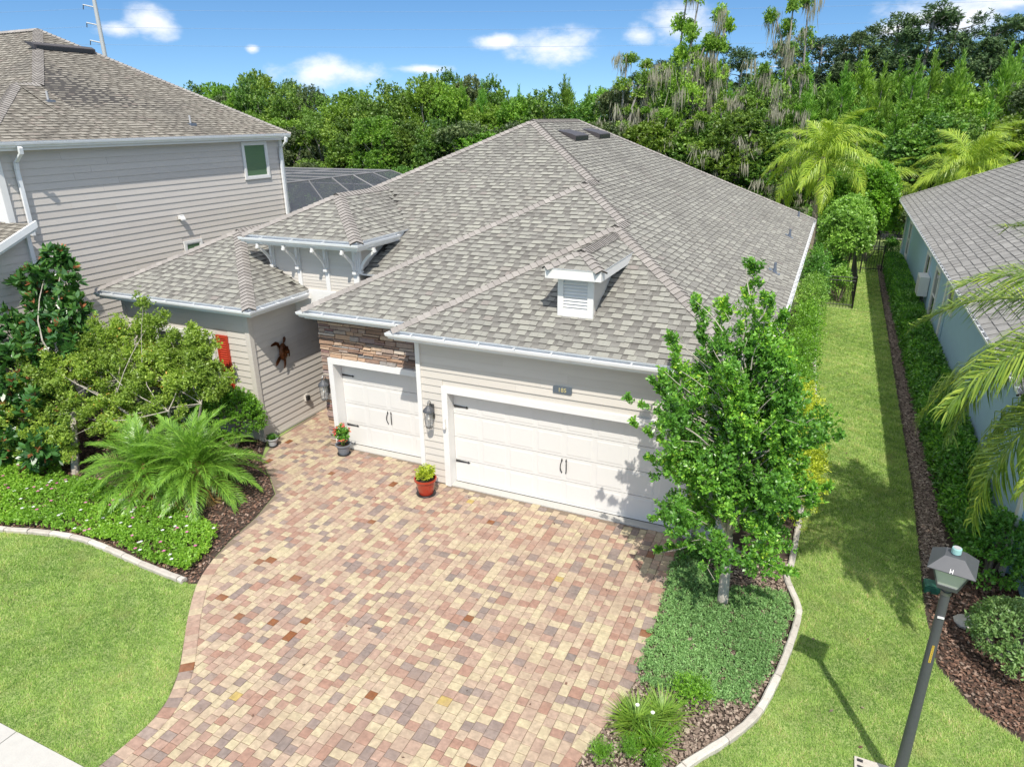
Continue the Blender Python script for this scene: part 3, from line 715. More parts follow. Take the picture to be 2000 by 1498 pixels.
cap_line((xt, ey + th - .1, zt_), (xt, .7 + 2 * (zt_ - HZ), zt_), S, S, caps)
emit(caps, 'ridge_cap', M['cap'], tr)
g = G(); yb = .7 + 2 * (tz - HZ) - .05
g.box(ex0 + .14, ex1 - .14, ey + .14, ey + .162, tz - .16, tz + .035); g.box(ex1 - .162, ex1 - .14, ey + .162, yb, tz - .16, tz + .035); g.box(ex0 + .14, ex0 + .162, ey + .162, yb, tz - .16, tz + .035)
g.put('fascia', M['white'], tr); G().box(ex0 + .162, ex1 - .162, ey + .162, yb + .2, tz - .135, tz - .12).put('soffit', M['white'], tr)
gutter((ex0 + .14, ey + .14, tz + .01), (ex1 - .14, ey + .14, tz + .01), (0, -1, 0), tr, 1, 1, .9)
gutter((ex1 - .14, ey + .14, tz + .01), (ex1 - .14, yb - .35, tz + .01), (1, 0, 0), tr, 1, 0, None)

# small dormer with a louvre
dx0, dx1, dy = 2.80, 3.48, .42
g = G(); g.box(dx0 + .02, dx1 - .02, dy + .05, 2.2, 3.7, 4.56)
dm = g.put('dormer', M['siding'], house)
g = G(); g.box(dx0, dx0 + .11, dy, dy + .05, 3.80, 4.56); g.box(dx1 - .11, dx1, dy, dy + .05, 3.80, 4.56); g.box(dx0 + .11, dx1 - .11, dy, dy + .05, 3.80, 3.93); g.box(dx0 + .11, dx1 - .11, dy + .001, dy + .05, 4.49, 4.56)
g.put('frame', M['white'], dm)
for k in range(9):
    zz = 3.94 + k * .061
    V = [(dx0 + .11, dy + .012, zz), (dx1 - .11, dy + .012, zz), (dx1 - .11, dy + .048, zz + .058), (dx0 + .11, dy + .048, zz + .058)]
    G().prism(V, (0, .004, -.012)).put('louvre', M['white'], dm)
G().box(dx0 + .11, dx1 - .11, dy + .049, dy + .055, 3.9, 4.55).put('louvre_back', M['darkmetal'], dm)
siding((dx1 - .02, dy + .06, 0), (0, 1, 0), (1, 0, 0), 1.9, 3.72, 4.56, dm, M['siding'], .40)
fx0, fx1, fy, fz = 2.65, 3.69, .17, 4.72
g = G(); g.box(fx0, fx1, fy, fy + .03, fz - .16, fz + .015); g.box(fx1 - .03, fx1, fy + .03, 2.28, fz - .16, fz + .015); g.box(fx0, fx0 + .03, fy + .03, 2.28, fz - .16, fz + .015); g.box(fx0 + .03, fx1 - .03, fy + .03, 2.2, fz - .13, fz - .115)
g.put('fascia', M['white'], dm)
hw = (fx1 - fx0) / 2; xm = (fx0 + fx1) / 2
fz2 = fz + .012
df = [[(fx0, fy, fz2), (fx1, fy, fz2), (xm, fy + hw, fz2 + S * hw)], [(fx1, fy, fz2), (fx1, 3.3, fz2), (xm, 3.3, fz2 + S * hw), (xm, fy + hw, fz2 + S * hw)],
      [(fx0, 3.3, fz2), (fx0, fy, fz2), (xm, fy + hw, fz2 + S * hw), (xm, 3.3, fz2 + S * hw)]]
dr = roof_deck('dormer_roof', df, house)
acc = []
for f in df: shingle_face(f, acc, keep=lambda p: p[2] > roof_h(p[0], p[1]) - .03)
emit(acc, 'shingle', M['shingle'], dr)
caps = []
cap_line((fx1, fy, fz2), (xm, fy + hw, fz2 + S * hw), hp, hp, caps, .12); cap_line((fx0, fy, fz2), (xm, fy + hw, fz2 + S * hw), hp, hp, caps, .12)
cap_line((xm, fy + hw - .1, fz2 + S * hw), (xm, 3.1, fz2 + S * hw), S, S, caps, .14, .10)
emit(caps, 'ridge_cap', M['cap'], dr)

# roof furniture of the main house
def off_vent(parent, x, y, L, w_, sx=-1, nm='roof_vent', slope=S, h=.16):
    """Off-ridge vent on a face falling towards +X (sx=-1): wedge with a dark mouth at its lower side."""
    zc = lambda xx: HZ + slope * (6.63 - xx) if parent is deck else None
    V = []; z0, z1 = zc(x), zc(x - L)
    P = [(x, z0 + .02), (x, z0 + h), (x - .12, z0 + h + .05), (x - L, z1 + .02)]
    g = G().prism([(a, y, b) for a, b in P], (0, w_, 0)); v = g.put(nm, M['vent'], parent)
    G().prism([(x + .004, y + .03, z0 + .05), (x + .004, y + w_ - .03, z0 + .05), (x + .004, y + w_ - .03, z0 + h - .03), (x + .004, y + .03, z0 + h - .03)], (.004, 0, 0)).put('vent_mouth', M['black'], v)
off_vent(deck, .15, 8.75, .6, 1.15); off_vent(deck, .15, 11.0, .6, 1.15)
for x, y in ((6.02, 12.6), (6.06, 6.85)):
    z0 = HZ + S * (6.63 - x)
    G().tube([(x, y, z0 - .02), (x, y, z0 + .24)], .032, 10).tube([(x, y, z0 + .0), (x, y, z0 + .10)], .045, 10).put('vent_pipe', M['lead'], deck)
    G().prism([(x - .14, y - .1, z0 + .07 + .014), (x + .13, y - .1, z0 - .065 + .014), (x + .13, y + .1, z0 - .065 + .014), (x - .14, y + .1, z0 + .07 + .014)], (0, 0, .006)).put('flashing', M['lead'], deck)
G().tube([(6.0, 17.6, HZ + S * .63), (6.0, 17.6, HZ + S * .63 + .2)], .04, 10).put('vent_pipe', M['lead'], deck)
# hose bib box on the wing wall
G().box(-4.55, -4.50, 1.62, 1.74, .48, .66).put('outlet_cover', M['siding'], house)
G().box(-4.50, -4.45, 1.63, 1.73, .50, .62).put('outlet_box', M['darkmetal'], house)

# ================================================================== the neighbour on the left
lh = thing('house', (-16, 5, 0), 'grey two storey house with lap siding and brown shingled hip roof beside the main house', 'house')
LX = -11.37
g = G(); g.box(LX - 11, LX - .02, -.38, 9.5, 0, 6.75); lw = g.put('wall', M['siding_left'], lh)
siding((LX - .02, -.38, 0), (0, 1, 0), (1, 0, 0), 9.88, .1, 6.74, lw, M['siding_left'], .178, [(7.93, 9.13, 5.34, 6.58), (4.93, 5.66, 3.06, 3.70)], thick=.021)
G().box(LX - 9, LX - .06, -.42, -.381, 3, 6.75).put('panel_wall', M['white'], lh)
for k in range(6): G().box(LX - .62 - .5 * k, LX - .57 - .5 * k, -.455, -.421, 3.0, 6.7).put('batten', M['white'], lh)
G().box(LX - .13, LX + .035, -.46, -.30, 4.3, 6.74).put('corner_trim', M['white'], lh); G().box(LX - .02, LX + .035, 9.38, 9.52, 0, 6.74).put('corner_trim', M['white'], lh)
window(lh, (LX, 7.63, 0), (0, 1, 0), (1, 0, 0), 1.02, 5.43, 6.49, .085, 'pane_green', 0, 0, False, .045)
window(lh, (LX, 4.64, 0), (0, 1, 0), (1, 0, 0), .56, 3.14, 3.62, .08, 'pane_green', 0, 0, False, .045)
def downspout(x, y0, ztop, zbot, parent, yo=0.0):
    pts = [(x + .40, y0, ztop), (x + .38, y0, ztop - .14), (x + .10, y0 + yo * .5, ztop - .36), (x + .065, y0 + yo, ztop - .52), (x + .065, y0 + yo, zbot)]
    g = G()
    for a, b in zip(pts[:-1], pts[1:]):
        hw = .045; A = np.array(a); B = np.array(b)
        V = []
        for P in (A, B):
            for sx_, sy_ in ((-1, -1), (1, -1), (1, 1), (-1, 1)): V.append(P + np.array([sx_ * .033, sy_ * hw, 0 if abs(B[2] - A[2]) > .2 else sx_ * -.02]))
        g.add(V, [(0, 1, 5, 4), (1, 2, 6, 5), (2, 3, 7, 6), (3, 0, 4, 7), (0, 3, 2, 1), (4, 5, 6, 7)])
    g.put('downspout', M['alu'], parent)
downspout(LX, .02, 6.68, 4.55, lh); downspout(LX, 9.34, 6.68, .1, lh)
G().box(LX + .02, LX + .12, 4.52, 4.66, 4.40, 4.52).prism([(LX + .12, 4.51, 4.40), (LX + .17, 4.51, 4.36), (LX + .17, 4.51, 4.40), (LX + .10, 4.51, 4.53)], (0, .16, 0)).put('dryer_vent', M['white'], lh)
V1, V2, V3_, V4 = (-11.05, -.80, 6.80), (-13.88, 2.12, 8.24), (-13.84, 2.72, 8.25), (-17.6, 5.63, 10.12)
R1 = (-11.05, 9.72, 6.80)
lf = [[V1, (-11.05, 2.10, 6.80), V2], [(-11.05, 2.10, 6.80), (-11.05, 2.74, 6.80), V3_, V2], [(-11.05, 2.74, 6.80), R1, V4, V3_], [(-21, -.80, 6.80), V1, V2, (-19.8, 2.12, 8.24)], [(-24, 2.72, 8.22), V3_, V4, (-24, 5.63, 10.12)], [R1, (-22, 9.72, 6.80), V4]]
ld = roof_deck('roof', lf, lh)
acc = []
for f in lf[:5]: shingle_face(f, acc)
emit(acc, 'shingle', M['shingle_left'], ld, 300, 'shingle_field')
caps = []
cap_line(V1, V2, hp, hp, caps, .15); cap_line(V3_, V4, hp, hp, caps, .15); cap_line(V2, V3_, S, S, caps, .15, .10); cap_line(R1, V4, hp, hp, caps, .12); cap_line((-23.9, 5.63, 10.12), V4, S, S, caps)
emit(caps, 'ridge_cap', M['cap'], ld)
g = G(); g.box(-11.14, -11.12, -.70, 9.62, 6.60, 6.80); g.box(-20, -11.14, -.70, -.68, 6.60, 6.80); g.put('fascia', M['white'], lh)
G().box(LX, -11.14, -.68, 9.62, 6.62, 6.64).box(LX - 9, LX, -.68, -.42, 6.62, 6.64).put('soffit', M['white'], lh)
gutter((-11.12, -.70, 6.79), (-11.12, 9.66, 6.79), (1, 0, 0), lh, 1, 0, None); gutter((-20, -.70, 6.79), (-11.12, -.70, 6.79), (0, -1, 0), lh, 0, 1, None)
def lz(x): return 6.80 + (x + 11.05) * -.508
x = -16.05; z0 = lz(x)
v = G().prism([(x + .0, 4.35, z0 + .03), (x, 4.35, z0 + .17), (x - .15, 4.35, z0 + .24), (x - .5, 4.35, lz(x - .5) + .03)], (0, 2.05, 0)).put('roof_vent', M['vent'], ld)
G().box(x + .002, x + .008, 4.42, 6.33, z0 + .05, z0 + .14).put('vent_mouth', M['black'], v)
for x, y in ((-13.0, 2.35), (-11.75, 5.95)):
    z0 = lz(x); G().tube([(x, y, z0), (x, y, z0 + .26)], .03, 8).put('vent_pipe', M['palepot'], ld); G().box(x - .12, x + .14, y - .11, y + .11, z0 - .05, z0 + .03).put('flashing', M['lead'], ld)
# lower front roof of that house with its raking gutter
lowf = [[(-22, -3.1, 3.72), (-10.62, -3.1, 3.72), (-10.62, -.42, 4.92), (-22, -.42, 4.92)]]
l2 = roof_deck('lower_roof', lowf, lh); acc = []; shingle_face(lowf[0], acc); emit(acc, 'shingle', M['shingle_left'], l2, 300, 'shingle_field')
g = G(); g.prism([(-10.62, -3.1, 3.52), (-10.62, -3.1, 3.74), (-10.62, -.30, 4.98), (-10.62, -.30, 4.76)], (.03, 0, 0)); g.prism([(-10.59, -3.1, 3.60), (-10.59, -3.1, 3.76), (-10.59, -.30, 5.0), (-10.59, -.30, 4.84)], (.07, 0, 0)); g.put('rake_board', M['alu'], l2)
g = G(); g.box(-20, -10.92, -2.6, -.4, 0, 3.6); lw2 = g.put('lower_wall', M['siding_left'], lh)
siding((-10.92, -2.6, 0), (0, 1, 0), (1, 0, 0), 2.24, .1, 4.6, lw2, M['siding_left'], .178)
g = G(); g.box(-10.91, -10.84, -.44, -.34, 0, 4.75); g.put('downspout', M['alu'], lh)

# screened pool enclosure behind it
cg = thing('pool_enclosure', (-16, 20, 0), 'dark screened pool enclosure with thin aluminium beams between the two houses', 'pool enclosure')
bz, rz = 3.72, 4.68
A = [(-13.2, 11.6), (-13.2, 23.6), (-24.5, 23.6), (-24.5, 11.6)]; B_ = [(-15.0, 13.4), (-15.0, 21.8), (-22.7, 21.8), (-22.7, 13.4)]
g = G()
for i in range(4):
    a, b = A[i], A[(i + 1) % 4]; c, d = B_[(i + 1) % 4], B_[i]
    g.add([(*a, 0), (*b, 0), (*b, bz), (*a, bz)], [(0, 1, 2, 3)]); g.add([(*a, bz), (*b, bz), (*c, rz), (*d, rz)], [(0, 1, 2, 3)])
g.add([(*p, rz) for p in B_], [(0, 1, 2, 3)]); g.put('screen', M['screen'], cg)
def beam(a, b, w_=.045, m='lampgrey'): G().tube([a, b], w_, 4).put('beam', M[m], cg)
M['bronze'] = mat('bronze_frame', (.16, .16, .165), .5, src='')
for i in range(4):
    a, b = A[i], A[(i + 1) % 4]; c, d = B_[i], B_[(i + 1) % 4]
    beam((*a, bz), (*b, bz), .05, 'bronze'); beam((*c, rz), (*d, rz), .05, 'bronze'); beam((*a, bz), (*c, rz), .05, 'bronze')
    n = 5 if i % 2 == 0 else 4
    for k in range(n + 1):
        t = k / n; p = (a[0] + (b[0] - a[0]) * t, a[1] + (b[1] - a[1]) * t); q = (c[0] + (d[0] - c[0]) * t, c[1] + (d[1] - c[1]) * t)
        beam((*p, 0), (*p, bz), .045, 'bronze'); beam((*p, bz), (*q, rz), .04, 'bronze')
for k in range(1, 5):
    y = 13.4 + 8.4 * k / 5; beam((-15.0, y, rz), (-22.7, y, rz), .04, 'bronze')
beam((-18.8, 13.4, rz), (-18.8, 21.8, rz), .04, 'bronze')
g = G(); g.box(-24, -13.5, 12, 26, -.02, .03); g.put('pool_deck', M['concrete'], cg)

# ================================================================== the neighbour on the right
rh = thing('house', (16, 15, 0), 'blue stucco house with grey shingled roof and white gutter at the right', 'house')
RX = 10.62
g = G(); g.box(RX, RX + 12, 1.1, 29.4, 0, 3.2); g.put('wall', M['blue'], rh)
for y0_, y1_ in ((.98, 1.14), (29.3, 29.42), (12.55, 12.80)): G().box(RX - .06, RX - .001, y0_, y1_, 0, 3.1).put('wall_trim', M['white'], rh)
G().box(RX - .03, RX - .0, 12.2, 12.5, 0, 3.1).put('trim_shadow_board', M['blue'], rh)  # plain raised board in the wall's own blue, beside the white trim
for y, w_, z0, z1 in ((26.0, 1.0, 1.0, 2.5), (17.6, 1.0, .75, 2.45), (14.6, .95, .75, 2.45), (11.2, .9, 2.0, 2.6)):
    window(rh, (RX, y + w_, 0), (0, -1, 0), (-1, 0, 0), w_, z0, z1, .10, 'pane', 0, 1 if z1 - z0 > 1 else 0, False, .05)
def rz_(x): return 3.30 + .5 * (x - 10.15)
RF = [[(10.15, 29.9, 3.3), (10.15, .6, 3.3), (18.2, .6 + 8.05, rz_(18.2)), (18.2, 22.0, rz_(18.2))], [(10.15, .6, 3.3), (26.25, .6, 3.3), (18.2, 8.65, rz_(18.2))], [(26.2, 29.9, 3.3), (10.15, 29.9, 3.3), (18.2, 22.0, rz_(18.2))]]
rd = roof_deck('roof', RF, rh); acc = []
shingle_face(RF[0], acc, expo=.20, wid=(.16, .40)); shingle_face(RF[1], acc, expo=.2, wid=(.16, .4))
acc = [a for a in acc if np.mean([v[0] for v in a[0]]) < 16 and np.mean([v[1] for v in a[0]]) > -5]
emit(acc, 'shingle', M['shingle_right'], rd, 300, 'shingle_field')
caps = []; cap_line((10.15, 29.9, 3.3), (18.2, 22, rz_(18.2)), hp, hp, caps, .13, .2); cap_line((10.15, .6, 3.3), (18.2, 8.65, rz_(18.2)), hp, hp, caps, .13, .2); emit(caps, 'ridge_cap', M['shingle_right'], rd)
g = G(); g.box(10.21, 10.23, .7, 29.8, 3.12, 3.31); g.put('fascia', M['white'], rh); G().box(10.23, RX, .7, 29.8, 3.13, 3.145).put('soffit', M['white'], rh)
gutter((10.21, 29.8, 3.30), (10.21, .7, 3.30), (-1, 0, 0), rh, 0, 1, .46, hang_w=.05)
x, y = 13.6, 15.6
G().tube([(x, y, rz_(x)), (x, y, rz_(x) + .42)], .06, 10).put('vent_pipe', M['white'], rd)
G().tube([(x - .5, y - .9, rz_(x - .5) + .02), (x - .5, y - .9, rz_(x - .5) + .2)], .05, 10).put('vent_pipe', M['white'], rd)
# meter box hung on the blue wall
mb = G().box(10.30, 10.60, 16.75, 17.65, 1.20, 1.88).put('wall_unit', M['white'], None, loc=(10.4, 17.1, 1.2)); setp(mb, 'white louvred condenser unit mounted on the blue wall above the hedge', 'air conditioner')
for k in range(9): G().box(10.288, 10.299, 16.82, 17.58, 1.25 + k * .066, 1.29 + k * .066).put('louvre', M['palepot'], mb)
for yy in (16.9, 17.1, 17.4): G().tube([(10.5, yy, 1.20), (10.5, yy, .75), (10.54, yy, .3)], .025, 6).put('conduit', M['lampgrey'], mb)
# low stone pier at the near end of the blue house
st = G().box(10.75, 11.35, .25, .85, 0, .62).put('stone_pier', M['blue'], None, loc=(11, .5, 0)); setp(st, 'low stone capped pier at the near corner of the blue house', 'pier')
for k in range(5): G().box(10.72 + .13 * k, 10.84 + .13 * k, .22, .88, .63, .80).put('stone', M['stone'], st)

# ================================================================== ground, driveway, beds
def sheet(name, poly, z, m, kind='structure', parent=None):
    o = put(name, [(x, y, z) for x, y in poly], [tuple(range(len(poly)))], M[m] if isinstance(m, str) else m, parent, kind=kind); return o
sheet('ground', [(-500, -120), (400, -120), (400, 900), (-500, 900)], -.03, 'forestfloor')
sheet('yard', [(-40, -12), (40, -12), (40, 34), (-40, 34)], -.02, 'ground')
DRL = [(-4.53, 4.3), (-4.53, 2.2), (-4.50, 1.1), (-4.36, .2), (-3.95, -.65), (-3.15, -1.25), (-2.55, -1.75), (-2.26, -2.61), (-2.1, -3.5), (-1.95, -3.98), (-1.66, -4.60), (-1.16, -5.24), (-.74, -5.70), (-.32, -6.16), (-.03, -6.6), (.09, -7.0), (.08, -7.7), (.08, -9.6)]
DRR = [(5.80, -9.6), (5.62, -7.0), (5.30, -5.9), (5.29, -5.38), (5.38, -4.92), (5.52, -4.24), (5.60, -3.66), (5.58, -2.68), (5.53, -1.76), (5.48, -.9), (5.46, .02)]
DRIVE = DRL + DRR + [(-.06, .02), (-.06, .60), (-2.97, .60), (-2.97, 4.3)]
dw = sheet('driveway', DRIVE, -.004, 'joint'); dw['kind'] = 'structure'
WP[dw.name] = np.zeros(3)
# curved soldier course along both long edges
def polyline_samples(P, step):
    out = []; carry = 0.
    for (x0, y0), (x1, y1) in zip(P[:-1], P[1:]):
        L = math.hypot(x1 - x0, y1 - y0); s = carry
        while s < L: out.append((x0 + (x1 - x0) * s / L, y0 + (y1 - y0) * s / L)); s += step
        carry = s - L
    return out
def smooth_line(P, n=6):
    """Catmull-Rom through P."""
    P = [P[0]] + list(P) + [P[-1]]; out = []
    for i in range(1, len(P) - 2):
        p0, p1, p2, p3 = (np.array(P[i + k], float) for k in (-1, 0, 1, 2))
        for t in np.linspace(0, 1, n, endpoint=False):
            out.append(tuple(.5 * ((2 * p1) + (-p0 + p2) * t + (2 * p0 - 5 * p1 + 4 * p2 - p3) * t * t + (-p0 + 3 * p1 - 3 * p2 + p3) * t ** 3)))
    out.append(tuple(P[-1])); return out
pav = []
def paver(quad, tone, zt, bev=.008):
    q = np.array(quad, float); c = q.mean(0)
    inner = c + (q - c) * (1 - 2 * bev / (np.linalg.norm(q - c, axis=1, keepdims=True) * 1.4))
    V = [(x, y, -.01) for x, y in q] + [(x, y, zt - .005) for x, y in q] + [(x, y, zt) for x, y in inner]
    n = len(q)
    F = [tuple(range(2 * n, 3 * n))] + [(i, (i + 1) % n, (i + 1) % n + n, i + n) for i in range(n)] + [(i + n, (i + 1) % n + n, (i + 1) % n + 2 * n, i + 2 * n) for i in range(n)]
    pav.append((V, F, tone))
def ptone():
    r = random.random()
    if r < .009: return .975
    if r < .011: return 1.0
    return random.random() ** 1.15 * .952
def border(P, side, w_=.20, cell=.155, z=.019):
    S_ = polyline_samples(smooth_line(P), cell); inn = []
    for i in range(len(S_)):
        a = S_[max(i - 1, 0)]; b = S_[min(i + 1, len(S_) - 1)]; d = np.array([b[0] - a[0], b[1] - a[1]]); d /= np.linalg.norm(d)
        inn.append((S_[i][0] + d[1] * side * w_, S_[i][1] - d[0] * side * w_))
    for i in range(len(S_) - 1):
        q = [S_[i], S_[i + 1], inn[i + 1], inn[i]]; c = np.mean(q, axis=0); q = [tuple(c + (np.array(p) - c) * .965) for p in q]
        if side > 0: q = q[::-1]
        paver(q, ptone(), z)
    return S_, inn
B1, I1 = border(DRL[9:], -1, .20)
B2, I2 = border(DRR, -1, .18)
field = DRL[:10] + I1 + I2 + [(5.46, .02), (-.06, .02), (-.06, .60), (-2.97, .60), (-2.97, 4.3)]
FOUT = DRIVE
# rows run away from the street; the pieces are squares and oblongs, laid at random
x = -4.7
while x < 6.0:
    wdt = random.choice((.135, .135, .135, .175)); y = -9.6 + random.random() * .2
    while y < 4.3:
        l = random.choice((.135, .135, .135, .15, .20))
        q = [(x + .003, y + .003), (x + wdt - .003, y + .003), (x + wdt - .003, y + l - .003), (x + .003, y + l - .003)]
        if inside((x + wdt / 2, y + l / 2), FOUT) and all(inside(p, DRIVE) for p in q):
            # near the edge the field runs in under the slightly prouder soldier course
            paver([(a + random.uniform(-.002, .002), b + random.uniform(-.002, .002)) for a, b in q], ptone(), .009 + random.uniform(-.0025, .002))
        y += l
    x += wdt
emit(pav, 'paver', M['paver'], dw, 300, 'paver_field')

# public pavement
sw = G().box(-14, -1.36, -9.4, -7.76, -.06, .012).box(-1.345, -.02, -9.4, -7.76, -.06, .012).put('pavement', M['concrete'], None, kind='structure')
# lawns and beds
EDGEL = [(-12, -5.6), (-8.5, -5.15), (-7.4, -5.05), (-6.42, -4.92), (-5.62, -4.68), (-4.79, -4.53), (-4.08, -4.53), (-3.18, -4.60), (-2.51, -4.64), (-1.80, -4.66)]
EDGER = [(7.22, 17.8), (7.26, 12.39), (7.44, 7.37), (7.42, 3.0), (7.36, .03), (7.31, -.25), (7.32, -.62), (7.50, -1.17), (7.54, -1.55), (7.44, -2.42), (7.32, -3.1), (7.18, -3.68), (6.93, -4.19), (6.49, -4.84), (6.1, -5.6), (5.75, -6.6)]
LAWNL = smooth_line(EDGEL, 4) + [(-1.66, -4.66)] + [(x - .01, y) for x, y in DRL[11:17]] + [(.07, -7.75), (-14, -7.75), (-14, -5.6)]
MULR = [(9.60, 29.0), (9.54, 22), (9.52, 15.87), (9.47, 7.51), (9.45, 3.8), (9.38, 1.01), (9.33, -.36), (9.38, -1.79), (9.72, -2.43), (10.21, -2.82), (11.0, -3.3), (12.5, -3.9), (14, -4.2)]
LAWNR = [(7.3, 40), (7.3, 19.4)] + [(8.40, 19.35), (8.42, 18.9), (7.30, 18.9)] + smooth_line(EDGER, 4) + [(5.9, -9.6), (14, -9.6)] + MULR[::-1] + [(9.7, 33), (12, 40)]
sheet('lawn', LAWNL, -.012, 'ground'); sheet('lawn', LAWNR, -.012, 'ground')
sheet('flower_bed', [(-12, 1), (-12, -5.5)] + EDGEL[1:] + [(x - .02, y) for x, y in DRL[10:3:-1]] + [(-4.5, .1), (-8.6, .1), (-8.6, 1)], -.008, 'soil')
sheet('flower_bed', EDGER[::-1] + [(6.2, 17.8), (6.2, 0.0), (5.48, 0.)] + [(x + .02, y) for x, y in DRR[::-1][1:]], -.008, 'soil')
sheet('flower_bed', MULR + [(14, .9), (RX, 1.1), (RX, 29)], -.008, 'soil')

# ================================================================== foliage toolkit
def nz(A): return A / (np.linalg.norm(A, axis=-1, keepdims=True) + 1e-9)
def rnd(n, rng=None): return nz((rng or RNG).normal(size=(n, 3)))
def leaf_quads(base, ldir, nrm, L, Wd, hexa=False, droop=0.0):
    """Leaves growing from base along ldir, flat side nrm. Returns V, F."""
    n = len(base); L = np.broadcast_to(L, (n,))[:, None]; Wd = np.broadcast_to(Wd, (n,))[:, None]
    b = nz(np.cross(nrm, ldir)); tip = base + ldir * L - np.array([0, 0, 1.]) * L * droop
    if hexa:
        m1 = base + ldir * L * .33; m2 = base + ldir * L * .70 - np.array([0, 0, 1.]) * L * droop * .4
        V = np.stack([base, m1 + b * Wd * .5, m2 + b * Wd * .42, tip, m2 - b * Wd * .42, m1 - b * Wd * .5], 1).reshape(-1, 3)
        F = np.arange(n * 6).reshape(n, 6); F = np.concatenate([F[:, [0, 1, 2, 5]], F[:, [5, 2, 3, 4]]]); 
        return V, F, 2
    m = base + ldir * L * .48
    V = np.stack([base, m + b * Wd * .5, tip, m - b * Wd * .5], 1).reshape(-1, 3)
    return V, np.arange(n * 4).reshape(n, 4), 1
def sprig_leaves(tips, dirs, length, nleaf, L, asp, up=.5, out=1.0, ax=.6, tone=None, tjit=.16, hexa=False, droop=0., rng=None, tmin=0.):
    """nleaf leaves around each twig (tips - dirs*length .. tips)."""
    rng = rng or RNG; n = len(tips); length = np.broadcast_to(length, (n,))
    T = np.repeat(tips, nleaf, 0); D = np.repeat(dirs, nleaf, 0); LL = np.repeat(length, nleaf)
    s = tmin + (1 - tmin) * rng.random(n * nleaf) ** .8
    base = T - D * (LL * (1 - s))[:, None]
    rad = rnd(n * nleaf, rng); rad = nz(rad - D * (rad * D).sum(1, keepdims=True))
    ld = nz(D * ax + rad * out + np.array([0, 0, .15]))
    nn = np.array([0, 0, 1.]) * up + rnd(n * nleaf, rng) * .6; nn = nz(nn - ld * (nn * ld).sum(1, keepdims=True))
    LLn = L * rng.uniform(.65, 1.25, n * nleaf)
    V, F, k = leaf_quads(base, ld, nn, LLn, LLn * asp, hexa, droop)
    tt = .42 + rng.normal(0, tjit, n * nleaf)
    if tone is not None: tt += np.repeat(tone, nleaf)
    tt = np.clip(tt, 0, 1)
    return V, F, np.tile(tt, k)
class Leaf:
    def __init__(s): s.V = []; s.F = []; s.T = []; s.n = 0
    def add(s, V, F, T): s.V.append(V); s.F.append(F + s.n); s.T.append(T); s.n += len(V); return s
    def put(s, name, m, parent=None, loc=None, kind=None):
        return put(name, np.concatenate(s.V), np.concatenate(s.F), m, parent, np.concatenate(s.T), False, loc, kind)
def clump_points(c, rx, ry, rz, n, rng=None, shell=.55, zlow=-1.0):
    """Points and outward directions through an ellipsoid, denser near its surface."""
    rng = rng or RNG; d = rnd(n, rng); d[:, 2] = np.where(d[:, 2] < zlow, -d[:, 2], d[:, 2])
    r = (shell + (1 - shell) * rng.random(n)) ** 1.0
    R = np.array([rx, ry, rz]); return np.array(c) + d * R * r[:, None], nz(d / R)
def clumpy(c, rx, ry, rz, ncl, rcl, per, rng=None, shell=.6, zlow=-.8, up=.4):
    """A crown made of separate leafy masses: sprig tips and directions."""
    rng = rng or RNG; C, _ = clump_points(c, rx, ry, rz, ncl, rng, shell, zlow); P = []; D = []
    for q in C:
        rr = rcl * rng.uniform(.6, 1.25); p, d = clump_points(q, rr, rr, rr * .85, int(per * (rr / rcl) ** 2) + 3, rng, .45, -.8)
        P.append(p); D.append(nz(d + rnd(len(p), rng) * .45 + np.array([0, 0, up])))
    return np.concatenate(P), np.concatenate(D)
def limb(g, a, b, r0_, r1_, bend=.12, n=5, seg=6, rng=None):
    rng = rng or RNG; a = np.array(a, float); b = np.array(b, float); L = np.linalg.norm(b - a); o = rng.normal(size=3) * bend * L
    pts = [a + (b - a) * t + o * math.sin(t * math.pi) for t in np.linspace(0, 1, n)]
    g.tube(pts, list(np.linspace(r0_, r1_, n)), seg); return pts

